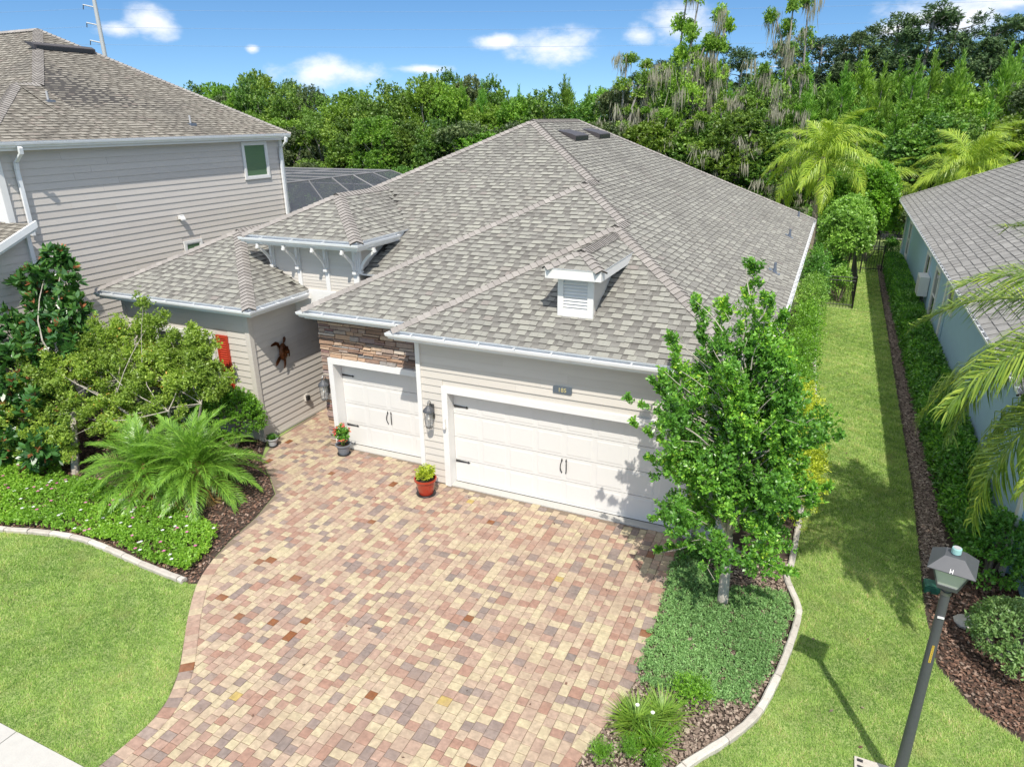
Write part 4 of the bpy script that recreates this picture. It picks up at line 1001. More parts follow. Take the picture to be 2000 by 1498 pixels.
# ------------------------------------------------------------------ grass
def blades(name, poly, dens, h, z=.0, bw=.006, m='grass', near=None, jit=.5, parent=None, label=None, cat='grass', cut=None):
    xs = [p[0] for p in poly]; ys = [p[1] for p in poly]; x0, x1, y0, y1 = max(min(xs), -13), min(max(xs), 13), max(min(ys), -9.6), min(max(ys), 34)
    n = int((x1 - x0) * (y1 - y0) * dens)
    X = RNG.uniform(x0, x1, n); Y = RNG.uniform(y0, y1, n)
    d = np.hypot(X - CAM_POS[0], Y - CAM_POS[1]); dd = np.sqrt(d * d + 52)
    p = np.clip((11.0 / dd) ** 1.5, .12, 1); k = (RNG.random(n) < p) & inside_np(X, Y, poly)
    if cut is not None: k &= ~cut(X, Y)
    X, Y, dd = X[k], Y[k], dd[k]; n = len(X); sc = np.clip((dd / 11.0) ** .75, 1, 2.6)
    a = RNG.uniform(0, 6.283, n); lean = RNG.uniform(.35, 1.3, n) * jit * 2.0
    mo = .5 + .25 * np.sin(X * 9 + 2.1 * np.sin(Y * 7)) + .25 * np.sin(Y * 11 + 1.7 * np.sin(X * 8.3 + Y * 3)); H = h * RNG.uniform(.45, 1.1, n) * (.6 + .75 * mo) * np.clip(sc, 1, 1.5)
    base = np.stack([X, Y, np.full(n, z)], 1); di = nz(np.stack([np.cos(a) * lean, np.sin(a) * lean, np.ones(n)], 1))
    side = np.stack([-np.sin(a), np.cos(a), np.zeros(n)], 1) * (bw * sc * RNG.uniform(.7, 1.3, n))[:, None]
    mid = base + di * (H * .55)[:, None]; tip = mid + nz(di + np.stack([np.cos(a) * .9, np.sin(a) * .9, np.zeros(n)], 1) * lean[:, None]) * (H * .65)[:, None]
    V = np.stack([base - side, base + side, mid + side * .8, mid - side * .8, tip], 1).reshape(-1, 3)
    i = np.arange(n) * 5
    F = np.concatenate([np.stack([i, i + 1, i + 2, i + 3], 1), np.stack([i + 3, i + 2, i + 4, i + 4], 1)])
    # triangles are stored as their own faces
    me_V = V; q = np.stack([i, i + 1, i + 2, i + 3], 1); t = np.stack([i + 3, i + 2, i + 4], 1)
    tn = np.clip(.42 + .40 * (mo - .5) + .13 * (np.sin(X * 6.1) > .2) * (X > 6) * .35 + .16 * np.sin(X * 1.7 + np.sin(Y * 1.3)) * np.sin(Y * 1.1 + 1.3 * np.sin(X * .9)) + RNG.normal(0, .26, n), 0, 1)
    faces = [tuple(f) for f in q.tolist()] + [tuple(f) for f in t.tolist()]
    o = put(name, me_V, faces, M[m], parent, np.concatenate([tn, tn]), kind='stuff')
    return setp(o, label, cat)
def utility_cut(X, Y): return (X > 8.30) & (X < 8.81) & (Y < -3.87) & (Y > -4.43) | ((X - 8.73) ** 2 + (Y + 4.12) ** 2 < .01)
blades('lawn_grass', LAWNL, 8500, .040, -.012, .0030, label='short green front lawn to the left of the brick driveway')
blades('lawn_grass', LAWNR, 8500, .042, -.012, .0030, label='green side lawn strip running back between the two houses', cut=utility_cut)

# ------------------------------------------------------------------ edging, mulch
def kerb_line(P, w_, h, name, label, seglen=.5, m='edging', gap=.012):
    ln = smooth_line(P, 6); S_ = polyline_samples(ln, seglen); root = thing(name, (S_[0][0], S_[0][1], 0), label, 'edging')
    fine = polyline_samples(ln, .12)
    for k in range(0, len(fine) - 1, max(2, int(seglen / .12))):
        seg = fine[k:k + max(2, int(seglen / .12)) + 1]
        if len(seg) < 2: continue
        V = []
        for i, p in enumerate(seg):
            a = seg[max(i - 1, 0)]; b = seg[min(i + 1, len(seg) - 1)]; d = np.array([b[0] - a[0], b[1] - a[1]]); d /= (np.linalg.norm(d) + 1e-9); nn = np.array([d[1], -d[0]])
            q = np.array(p); 
            if i == 0: q = q + d * gap
            hh = h + RNG.uniform(-.006, .006); ww = w_ * RNG.uniform(.9, 1.08)
            for s_, z in ((-.5, -.02), (-.5, hh - .02), (-.3, hh), (.3, hh), (.5, hh - .02), (.5, -.02)): V.append((*(q + nn * ww * s_), z))
        n = len(seg); F = []
        for i in range(n - 1):
            for j in range(5): F.append((i * 6 + j, i * 6 + j + 1, i * 6 + j + 7, i * 6 + j + 6))
        F += [(5, 4, 3, 2, 1, 0), tuple((n - 1) * 6 + j for j in range(6))]
        put('edging_block', V, F, M[m], root, random.random(), loc=(seg[0][0], seg[0][1], 0))
    return root
kerb_line(EDGEL, .115, .07, 'bed_edging', 'curving stone edging between the left lawn and the flowering bed')
kerb_line(EDGER, .10, .08, 'bed_edging', 'pale concrete edging curving round the planting bed right of the driveway', .75)
def chips(name, poly, dens, L, m, label, z=.0, cat='mulch', mind=None, hgt=.03):
    xs = [p[0] for p in poly]; ys = [p[1] for p in poly]; n = int((max(xs) - min(xs)) * (max(ys) - min(ys)) * dens)
    X = RNG.uniform(min(xs), max(xs), n); Y = RNG.uniform(min(ys), max(ys), n); k = inside_np(X, Y, poly); X, Y = X[k], Y[k]; n = len(X)
    c = np.stack([X, Y, z + RNG.uniform(0, hgt, n)], 1); d = nz(np.stack([*(rnd(n)[:, :2].T), RNG.uniform(-.35, .35, n)], 1)); nn = nz(np.array([0, 0, 1.]) + rnd(n) * .5)
    LL = L * RNG.uniform(.5, 1.4, n); V, F, k = leaf_quads(c, d, nn, LL, LL * RNG.uniform(.35, .8, n))
    o = put(name, V, F, M[m], None, np.clip(RNG.random(n) ** 1.2, 0, 1), kind='stuff'); return setp(o, label, cat)
BEDR = [(5.66, -7.0), (5.30, -5.4), (5.40, -4.9), (5.55, -4.2), (5.62, -3.6), (5.60, -2.7), (5.50, -1.2), (5.48, .0), (7.3, 0.), (7.28, -.6), (7.45, -1.4), (7.35, -2.5), (7.12, -3.65), (6.88, -4.14), (6.42, -4.85), (5.75, -6.5)]
chips('bark_mulch', BEDR, 1500, .055, 'stonechip', 'brown bark nuggets in the bed right of the driveway')
chips('bark_mulch', [(9.62, 29), (9.58, 15.9), (9.53, 7.5), (9.50, 3.8), (9.42, 1.0), (9.38, -.3), (9.45, .6), (9.85, 1.5), (9.86, 8), (9.88, 16), (9.9, 29)], 2400, .05, 'stonechip', 'narrow strip of brown pebbles beside the long hedge')
chips('bark_mulch', [(9.40, -.1), (9.42, -1.75), (9.76, -2.38), (10.25, -2.76), (11.0, -3.2), (13.5, -4.0), (13.5, .9), (10.0, .9)], 1300, .06, 'mulch', 'dark mulch bed at the front of the blue house')
BEDL = [(-12, .1), (-12, -5.4)] + EDGEL[1:] + [(x - .04, y) for x, y in DRL[10:3:-1]] + [(-4.6, .1)]
chips('bark_mulch', BEDL, 700, .06, 'mulch', 'red brown mulch under the shrubs of the left bed')
chips('leaf_litter', [(5.0, -5.2), (5.45, -5.0), (5.58, -4.2), (5.3, -4.2)], 20, .05, 'mulch', 'few dry leaves fallen on the driveway edge', .014, 'leaf litter', hgt=.005)
chips('leaf_litter', DRIVE, 1.6, .045, 'mulch', 'odd brown leaves and bits lying about on the pavers', .014, 'leaf litter', hgt=.003)
chips('leaf_litter', LAWNR, .9, .05, 'mulch', 'odd dry leaves lying on the side lawn', .02, 'leaf litter', hgt=.01)

# ------------------------------------------------------------------ ground covers
def cover(name, poly, dens, h, L, asp, m, label, nleaf=9, sl=.10, up=.7, cat='ground cover', tj=.15, hump=.0, dirz=.9):
    xs = [p[0] for p in poly]; ys = [p[1] for p in poly]; n = int((max(xs) - min(xs)) * (max(ys) - min(ys)) * dens)
    X = RNG.uniform(min(xs), max(xs), n); Y = RNG.uniform(min(ys), max(ys), n); k = inside_np(X, Y, poly); X, Y = X[k], Y[k]; n = len(X)
    hz = h * (.75 + .25 * np.sin(X * 3.1 + 1.3 * np.sin(Y * 2.3)) * np.cos(Y * 2.9)) * RNG.uniform(.7, 1.1, n) + hump
    tips = np.stack([X, Y, hz], 1); dirs = nz(np.stack([*(rnd(n)[:, :2].T * 1.0), np.full(n, dirz)], 1))
    V, F, T = sprig_leaves(tips, dirs, sl, nleaf, L, asp, up=up, tone=.12 * np.sin(X * 2.2 + Y * 1.7), tjit=tj)
    return setp(put(name, V, F, M[m], None, T, kind='stuff'), label, cat), (X, Y, hz)
JUN = [(5.50, -.75), (5.56, -1.8), (5.60, -2.7), (5.60, -3.55), (5.78, -3.86), (6.2, -3.75), (6.65, -3.72), (7.02, -3.62), (7.2, -3.0), (7.33, -2.4), (7.42, -1.5), (7.30, -1.0), (6.8, -1.05), (6.5, -1.25), (6.1, -1.0), (5.9, -.75)]
cover('juniper_cover', JUN, 620, .16, .045, .34, 'leaf_juniper', 'blue green creeping juniper mat round the small tree trunk', 17, .16, .4, dirz=.4)
cover('low_cover', [(5.5, -.2), (5.52, -.95), (5.9, -.75), (6.1, -.9), (6.15, -.3), (6.0, -.1)], 260, .22, .05, .5, 'leaf_hedge_dark', 'dark green low plants at the garage corner beside the driveway', 12, .12)
FLW = [(-12, -2.2), (-12, -5.45), (-8.5, -5.05), (-6.4, -4.82), (-5.6, -4.58), (-4.8, -4.43), (-3.9, -4.43), (-3.1, -4.5), (-1.98, -4.5), (-2.15, -3.9), (-2.45, -3.35), (-3.2, -3.1), (-4.6, -3.2), (-6, -3.0), (-7.2, -3.1), (-8.5, -2.4)]
_, (fx, fy_, fz_) = cover('flowering_cover', FLW, 420, .22, .055, .5, 'leaf_cover', 'bright green flowering ground cover along the left edging', 12, .10)
k = RNG.random(len(fx)) < .026; cx = np.stack([fx[k], fy_[k], fz_[k] + .05], 1); nf = len(cx); lf_ = Leaf()
pink = RNG.random(nf)
for a in range(5):
    t = a * 1.2566; d = np.tile([math.cos(t), math.sin(t), .15], (nf, 1)); V, F, kk = leaf_quads(cx, nz(d), np.tile([0, 0, 1.], (nf, 1)), .036, .032); lf_.add(V, F, pink)
setp(lf_.put('flower_heads', M['petal'], None, kind='stuff'), 'white and pink five petalled flowers scattered over the left ground cover', 'flowers')

# ------------------------------------------------------------------ shrubs and hedges
def bush(name, c, r, n, nleaf, L, asp, m, label, cat='shrub', shell=.7, sl=.22, zlow=-.35, group=None, trunk=True, up=.5, tips_extra=None, hexa=False, tj=.15, box=None):
    root = thing(name, (c[0], c[1], 0), label, cat, group)
    if box:
        x0, x1, y0, y1, z0, z1 = box; P = []; D = []
        A = [((x1 - x0) * (z1 - z0), 0), ((x1 - x0) * (z1 - z0), 1), ((y1 - y0) * (z1 - z0), 2), ((y1 - y0) * (z1 - z0), 3), ((x1 - x0) * (y1 - y0) * 1.2, 4)]
        tot = sum(a for a, _ in A)
        for a, f in A:
            k = int(n * a / tot); u = RNG.random(k); v = RNG.random(k)
            if f < 2: p = np.stack([x0 + (x1 - x0) * u, np.full(k, (y0, y1)[f]), z0 + (z1 - z0) * v], 1); d = (0, (-1, 1)[f], .25)
            elif f < 4: p = np.stack([np.full(k, (x0, x1)[f - 2]), y0 + (y1 - y0) * u, z0 + (z1 - z0) * v], 1); d = ((-1, 1)[f - 2], 0, .25)
            else: p = np.stack([x0 + (x1 - x0) * u, y0 + (y1 - y0) * v, np.full(k, z1)], 1); d = (0, 0, 1)
            d = np.tile(np.array(d, float), (k, 1)); wob = .08 * np.sin(p @ np.array([5.1, 3.7, 4.3])) + .07 * np.sin(p @ np.array([3.1, -8.7, 3.3])) + RNG.uniform(-.16, .06, k)
            P.append(p + d * wob[:, None]); D.append(nz(d + rnd(k) * .55))
        P = np.concatenate(P); D = np.concatenate(D)
        # rounded shoulders
        cc = np.array([(x0 + x1) / 2, (y0 + y1) / 2, z0]); R = np.array([(x1 - x0) / 2, (y1 - y0) / 2, (z1 - z0)])
        q = np.abs((P - cc) / R); f = (q ** 6).sum(1) ** (1 / 6); P = cc + (P - cc) / np.maximum(f, .9)[:, None]
    else:
        P, D = clump_points(c, *r, n, shell=shell, zlow=zlow)
        P += D * (np.sin(P @ np.array([3.1, 4.7, 2.9])) * .09 * min(r))[:, None]
        D = nz(D + rnd(n) * .45 + np.array([0, 0, .25]))
    k = P[:, 2] > .06; P, D = P[k], D[k]
    if tips_extra is not None: P = np.concatenate([P, tips_extra[0]]); D = np.concatenate([D, tips_extra[1]])
    V, F, T = sprig_leaves(P, D, sl, nleaf, L, asp, up=up, tone=.13 * np.sin(P @ np.array([1.9, 2.7, 2.3])), tjit=tj, hexa=hexa)
    put('foliage', V, F, M[m], root, T)
    if trunk:
        g = G()
        for k in range(5):
            a = RNG.uniform(0, 6.28); limb(g, (c[0] + .05 * math.cos(a), c[1] + .05 * math.sin(a), -.02), (c[0] + .5 * r[0] * math.cos(a), c[1] + .5 * r[1] * math.sin(a), c[2] + .3 * r[2]), .03, .012)
        g.put('stem', M['bark'], root)
    return root
# small tree right of the garage doors
ft = thing('garden_tree', (6.44, -1.70, 0), 'upright glossy leaved tree with pale trunk standing in front of the right garage corner', 'tree')
g = G(); limb(g, (6.44, -1.70, -.03), (6.40, -1.62, 1.25), .085, .07, .02, 6, 10)
tips = []; dirs = []; hubs = [(6.40, -1.62, 1.25)]
lead = [((6.30, -1.35, 5.35), .035), ((5.55, -1.2, 4.75), .03), ((6.75, -1.2, 4.7), .03), ((6.95, -1.55, 4.0), .03), ((5.20, -1.55, 3.7), .03), ((6.2, -2.2, 4.1), .03), ((5.9, -.9, 4.7), .025), ((6.55, -1.5, 4.95), .028), ((5.25, -1.25, 4.2), .02)]
for (b, r_) in lead:
    pts = limb(g, hubs[0], b, .038, .006, .05, 8, 6)
    pa = np.array(pts); ph = RNG.uniform(0, 6)
    for t_ in np.linspace(1.2, 6.9, 17):
        i = min(int(t_), 6); p = pa[i] + (pa[i + 1] - pa[i]) * (t_ - i); t = t_ / 7; L_ = (.58 * (1 - t) + .16) * (1 + .35 * math.sin(t_ * 2.3 + ph))
        for _ in range(3 if t < .75 else 2):
            an = RNG.uniform(0, 6.28); d = nz(np.array([math.cos(an), math.sin(an), .55 + .5 * t])); e2 = p + d * L_ * RNG.uniform(.55, 1.1); limb(g, p, e2, .007, .003, .06, 4, 4)
            k = 5; f = RNG.uniform(.45, 1.0, k)[:, None]; tips.append(p + (e2 - p) * f + RNG.normal(0, .035, (k, 3))); dirs.append(nz(d + rnd(k) * .55 + np.array([0, 0, .35])))
    tips.append(np.array([pts[-1]] * 5) + RNG.normal(0, .03, (5, 3))); dirs.append(np.tile([0, 0, 1.], (5, 1)))
for args in (((6.42, -1.62, 2.0), 1.12, 1.08, 1.18, 54, .36, 28), ((6.1, -1.5, 3.0), 1.0, .95, .95, 34, .32, 24), ((6.85, -1.5, 2.7), .78, .85, 1.2, 30, .32, 22), ((6.3, -1.35, 3.9), .62, .6, .55, 16, .26, 14), ((6.35, -1.6, 1.9), .7, .7, .9, 14, .4, 16)):
    P_, D_ = clumpy(*args); tips.append(P_); dirs.append(D_)
# outstretched sprays reaching over the garage
for b in ((4.78, -1.75, 3.28), (4.92, -1.9, 2.98), (5.32, -1.9, 1.45), (7.65, -1.6, 3.15), (5.08, -1.6, 3.55), (7.6, -1.9, 2.5), (5.45, -2.0, .98), (7.35, -1.9, 1.05), (5.15, -1.7, 2.35)):
    pts = limb(g, (6.1 + .3 * (b[0] > 6.4), -1.65, b[2] * .75 + .3), b, .018, .004, .08, 7, 5)
    for i, p in enumerate(pts[2:], 2):
        k = 7; d = nz(np.array(pts[i]) - np.array(pts[i - 1])) ; dd = nz(d + rnd(k) * .75 + np.array([0, 0, .25])); tips.append(p + dd * .09); dirs.append(dd)
for p in np.concatenate(tips)[::22]:
    limb(g, np.array([6.38, -1.6, max(1.2, p[2] - .7)]) * .55 + p * .45, p, .010, .003, .08, 4, 4)
g.put('trunk', M['bark_pale'], ft)
P = np.concatenate(tips); D = np.concatenate(dirs); k = P[:, 2] > .62; P, D = P[k], D[k]
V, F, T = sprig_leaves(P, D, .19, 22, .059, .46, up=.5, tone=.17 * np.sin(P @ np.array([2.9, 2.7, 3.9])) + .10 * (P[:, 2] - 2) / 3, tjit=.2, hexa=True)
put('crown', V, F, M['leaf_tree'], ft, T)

# planting along the right side of the main house
bush('golden_shrub', (7.08, 1.05, .95), (.72, 1.0, 1.15), 900, 12, .055, .5, 'leaf_gold', 'golden yellow shrub directly behind the small garden tree', shell=.7)
bush('golden_shrub', (7.05, 3.0, 1.05), (.70, 1.2, 1.30), 1000, 12, .055, .5, 'leaf_gold', 'second golden yellow shrub along the gutter side, in front of the green ones', shell=.7)
bush('golden_shrub', (5.62, -.28, .62), (.22, .25, .62), 130, 12, .05, .5, 'leaf_gold', 'small golden shrub squeezed against the right end of the wide garage door', shell=.5)
bush('green_shrub', (6.90, 5.0, .95), (.62, 1.3, 1.2), 840, 12, .06, .45, 'leaf_hedge', 'bright green upright shrub behind the golden shrubs', shell=.6)
bush('green_shrub', (6.90, 7.6, .95), (.62, 1.5, 1.2), 760, 12, .06, .45, 'leaf_hedge', 'bright green shrub midway along the right side wall of the main house', shell=.6)
bush('green_shrub', (6.90, 10.6, 1.0), (.62, 1.7, 1.25), 760, 12, .065, .45, 'leaf_hedge', 'bright green shrub beside the narrow end of the side lawn', shell=.6)
bush('green_shrub', (6.90, 13.8, 1.1), (.62, 1.7, 1.35), 680, 12, .07, .45, 'leaf_viburnum', 'grey green shrub in front of the fenced service area', shell=.6)
bush('green_shrub', (6.90, 16.8, 1.35), (.62, 1.6, 1.55), 680, 12, .08, .45, 'leaf_hedge_dark', 'dark green shrub next to the service area fence', shell=.6)
bush('enclosed_shrub', (7.85, 20.1, .75), (.5, .75, .9), 260, 11, .10, .5, 'leaf_viburnum', 'broad leaved shrub growing inside the black fence', shell=.5)
bush('enclosed_shrub', (7.6, 21.6, .9), (.6, .8, 1.0), 260, 11, .10, .5, 'leaf_hedge_dark', 'dark shrub at the back of the black fence', shell=.5)
bush('clipped_viburnum', (7.85, 23.0, 2.35), (1.12, 2.3, 1.65), 3200, 12, .13, .5, 'leaf_viburnum', 'large rounded yellow green clipped shrub above the black fence', 'tree', shell=.85, sl=.26)
bush('tall_laurel', (9.1, 30.0, 2.6), (1.15, 1.7, 2.5), 2000, 12, .14, .5, 'leaf_hedge', 'tall bright green shrub behind the black gate', 'tree', shell=.8, sl=.3)
bush('tall_laurel', (7.9, 31.5, 2.9), (1.6, 1.7, 2.1), 1700, 12, .14, .5, 'leaf_hedge', 'bright green rounded shrub between the clipped shrub and the tall laurel', 'tree', shell=.8, sl=.3)
bush('small_dark_shrub', (10.3, 31.8, .5), (.45, .6, .6), 140, 10, .09, .5, 'leaf_hedge_dark', 'small dark shrub at the far corner of the blue house')
bush('long_hedge', (10.1, 15, 0), (.4, 14, .9), 7500, 12, .085, .5, 'leaf_hedge_dark', 'long clipped dark green hedge along the blue wall', 'hedge', sl=.18, tj=.28, trunk=False, box=(9.80, 10.58, 1.55, 29.0, 0, 1.0))
bush('hedge_end', (10.35, .9, .5), (.62, .95, .72), 620, 12, .07, .5, 'leaf_hedge_dark', 'rounded dark shrub at the near end of the long hedge', 'shrub', shell=.75)
bush('pittosporum', (10.33, -1.28, .40), (.60, .85, .46), 900, 12, .055, .45, 'leaf_pittosporum', 'pale green mounded shrub in the mulch bed at the right edge', 'shrub', shell=.85, sl=.12)
# strap leaved clumps, dwarf shrub near the driveway foot
def tuft(name, c, n, L, w_, m, label, spread=.9, cat='plant', group=None):
    root = thing(name, (c[0], c[1], 0), label, cat, group); a = RNG.uniform(0, 6.283, n); s = RNG.random(n) ** .7 * spread
    base = np.array([c[0], c[1], .0]) + np.stack([np.cos(a), np.sin(a), np.zeros(n)], 1) * (s * .16)[:, None]
    d = nz(np.stack([np.cos(a) * s, np.sin(a) * s, np.ones(n)], 1)); LL = L * RNG.uniform(.6, 1.15, n); side = np.stack([-np.sin(a), np.cos(a), np.zeros(n)], 1) * (w_ / 2)
    p1 = base + d * (LL * .55)[:, None]; d2 = nz(d + np.stack([np.cos(a), np.sin(a), -np.ones(n) * .7], 1) * .75); p2 = p1 + d2 * (LL * .45)[:, None]
    V = np.stack([base - side, base + side, p1 + side, p1 - side, p2 + side * .15, p2 - side * .15], 1).reshape(-1, 3); i = np.arange(n) * 6
    F = np.concatenate([np.stack([i, i + 1, i + 2, i + 3], 1), np.stack([i + 3, i + 2, i + 4, i + 5], 1)]); t = np.clip(.45 + RNG.normal(0, .2, n), 0, 1)
    put('leaves', V, F, M[m], root, np.concatenate([t, t])); return root
tt_ = tuft('lily_clump', (5.82, -4.55, 0), 420, .42, .011, 'leaf_strap', 'wide clump of fine strap leaves with a pale lilac flower beside the driveway edge')
tuft('lily_clump', (6.08, -4.32, 0), 300, .40, .011, 'leaf_strap', 'green strap leaved clump directly under the juniper mat')
tuft('lily_clump', (6.07, -4.78, 0), 150, .36, .014, 'leaf_hedge', 'yellowish sparse strap leaved clump nearest the pale edging')
for i, (x, y) in enumerate(((5.80, -4.62), (6.0, -4.66))):
    g = G(); g.tube([(x, y, .1), (x + .02, y, .46)], .004, 5); g.put('flower_stalk', M['leaf_strap'], tt_)
    g = G(); g.lathe((x + .02, y, .45), [(.004, 0), (.018, .012), (.026, .03), (.014, .026), (.0, .03)], 9, .1); g.put('flower_head', M['petal'], tt_)
bush('low_shrub', (6.38, -3.88, .22), (.34, .30, .26), 240, 11, .035, .42, 'leaf_hedge', 'small yellow green shrub with reddish tips at the foot of the juniper mat', shell=.4, sl=.12, trunk=False)
bush('feathery_shrub', (5.56, -5.22, .2), (.22, .2, .24), 170, 14, .035, .2, 'leaf_hedge', 'feathery green shrublet left of the three at the bottom of the bed', shell=.3, sl=.16, trunk=False)
bush('feathery_shrub', (5.86, -5.05, .2), (.15, .15, .25), 130, 14, .035, .2, 'leaf_hedge', 'feathery green shrublet, the middle one at the bottom of the bed', shell=.3, sl=.16, trunk=False)
bush('feathery_shrub', (6.15, -5.12, .18), (.17, .16, .2), 120, 14, .035, .2, 'leaf_hedge', 'feathery green shrublet nearest the pale edging at the bottom of the bed', shell=.3, sl=.16, trunk=False)

# left bed: magnolia, crape myrtle, box shrub, pygmy date palms
mg = thing('magnolia_tree', (-7.35, -2.75, 0), 'dark leaved magnolia with bronze leaf undersides standing at the left edge', 'tree')
g = G(); limb(g, (-7.30, -2.80, -.03), (-7.6, -2.3, 1.4), .085, .06, .03, 6, 8)
P = []; D = []
mc = [((-9.1, -.95, 4.35), .28), ((-9.45, -1.1, 3.85), .36), ((-8.75, -1.1, 3.75), .34), ((-10.35, -1.0, 3.7), .34), ((-8.35, -1.2, 3.3), .32), ((-9.9, -1.0, 3.3), .38), ((-9.9, -1.3, 2.9), .7), ((-9.0, -1.5, 2.7), .75), ((-8.3, -1.6, 2.6), .6), ((-8.5, -1.3, 3.2), .4), ((-10.4, -1.7, 2.3), .8), ((-9.1, -2.3, 1.9), .9), ((-8.4, -2.6, 1.2), .85), ((-8.9, -3.2, .85), .75), ((-9.9, -3.0, 1.3), .8), ((-7.75, -3.1, .75), .55), ((-10.6, -2.6, 1.7), .8), ((-8.9, -.9, 4.1), .26)]
for c, r_ in mc:
    limb(g, (-7.6 + (c[0] + 7.6) * .35, -2.3 + (c[1] + 2.3) * .35, max(.8, c[2] * .5)), c, .022, .008, .1, 6, 5)
    k = int(34 * (r_ / .6) ** 2) + 9; p, d = clump_points(c, r_ * 1.1, r_, r_ * .95, k, shell=.5); P.append(p); D.append(nz(d + rnd(k) * .4 + np.array([0, 0, .5])))
g.put('trunk', M['bark_pale'], mg)
P = np.concatenate(P); D = np.concatenate(D); k = P[:, 2] > .25; P, D = P[k], D[k]
V, F, T = sprig_leaves(P, D, .10, 17, .20, .38, up=.55, ax=.55, tone=.12 * np.sin(P @ np.array([3, 2, 3.])), tjit=.16, hexa=True); put('crown', V, F, M['leaf_magnolia'], mg, T)
V, F, T = sprig_leaves(P[::4] + D[::4] * .03, D[::4], .06, 5, .13, .34, up=-.3, ax=1.6, tjit=.2, hexa=True); put('young_leaves', V, F, M['leaf_bronze'], mg, T)
cm = thing('crape_myrtle', (-5.9, -1.5, 0), 'olive leaved crape myrtle with several grey stems spreading in front of the left wing', 'tree')
g = G(); P = []; D = []
cc = [((-6.3, -1.5, 1.95), .8), ((-5.3, -1.35, 1.9), .75), ((-7.1, -1.6, 2.1), .8), ((-7.9, -1.9, 1.9), .85), ((-8.7, -2.2, 1.6), .8), ((-7.3, -2.4, 1.2), .8), ((-6.3, -2.2, 1.25), .7), ((-8.2, -2.9, 1.0), .7), ((-6.7, -1.1, 2.55), .5), ((-5.0, -1.0, 2.35), .45), ((-4.6, -1.2, 1.75), .42), ((-5.7, -.9, 2.5), .5), ((-7.2, -2.9, .85), .55), ((-9.2, -2.9, 1.0), .7), ((-5.6, -1.9, 1.35), .5), ((-8.2, -1.4, 2.5), .5), ((-6.4, -.9, 3.05), .28), ((-6.45, -.95, 3.5), .18), ((-5.95, -1.0, 3.15), .16), ((-5.15, -.9, 2.85), .25), ((-5.0, -.95, 2.6), .42), ((-5.5, -1.0, 2.15), .6), ((-6.9, -1.2, 2.85), .42), ((-7.6, -1.4, 2.7), .45), ((-4.75, -1.1, 2.1), .45), ((-6.3, -1.0, 2.2), .55), ((-7.9, -1.0, 2.2), .5), ((-5.9, -1.3, 2.0), .6), ((-8.4, -2.1, 2.1), .55)]
for c, r_ in cc:
    p, d = clumpy(c, r_ * 1.15, r_, r_ * .9, int(19 * (r_ / .6) ** 2) + 3, .20, 12, shell=.35); k = len(p); P.append(p); D.append(nz(d + rnd(k) * .4))
for t in range(6):
    a = t * 1.05 + .3; e_ = (-6.2 + 1.5 * math.cos(a), -1.5 + .6 * math.sin(a), 1.5); pts = limb(g, (-5.9 + .12 * math.cos(a), -1.5 + .12 * math.sin(a), -.03), e_, .05, .022, .06, 7, 7)
    for b in cc[t::6]: limb(g, e_, b[0], .011, .003, .1, 6, 5)
for c, q in (((-4.3, -1.25, 1.9), 0), ((-4.15, -1.0, 2.2), 0), ((-6.5, -1.0, 3.75), 0), ((-3.9, -1.1, 2.15), 0)):
    p0 = np.array((-4.9, -1.2, 1.75)) if c[0] > -5 else np.array((-6.4, -1.0, 2.8)); pts = limb(g, p0, c, .008, .003, .05, 6, 4)
    for p in pts[1:]: P.append(np.array([p] * 3) + RNG.normal(0, .03, (3, 3))); D.append(nz(rnd(3) + np.array([.3, 0, .5])))
g.put('trunk', M['bark_pale'], cm)
P = np.concatenate(P); D = np.concatenate(D); k = P[:, 2] > .3; P, D = P[k], D[k]
V, F, T = sprig_leaves(P, D, .26, 15, .066, .48, up=.4, ax=.4, tone=.16 * np.sin(P @ np.array([2.1, 3.3, 2.6])), tjit=.19); put('crown', V, F, M['leaf_crape'], cm, T)
bush('box_shrub', (-4.95, -.50, .80), (.95, .62, .76), 1300, 13, .05, .55, 'leaf_hedge', 'rounded yellow green shrub at the corner of the left wing', shell=.85, sl=.13)
bush('dark_shrub', (-6.5, -.5, .6), (1.2, .45, .7), 420, 12, .06, .5, 'leaf_hedge_dark', 'dark shrub under the window of the left wing', shell=.7)
bush('dark_shrub', (-8.5, -.6, .6), (1.1, .5, .8), 380, 12, .06, .5, 'leaf_hedge_dark', 'dark shrub at the far left end of the left wing wall', shell=.7)

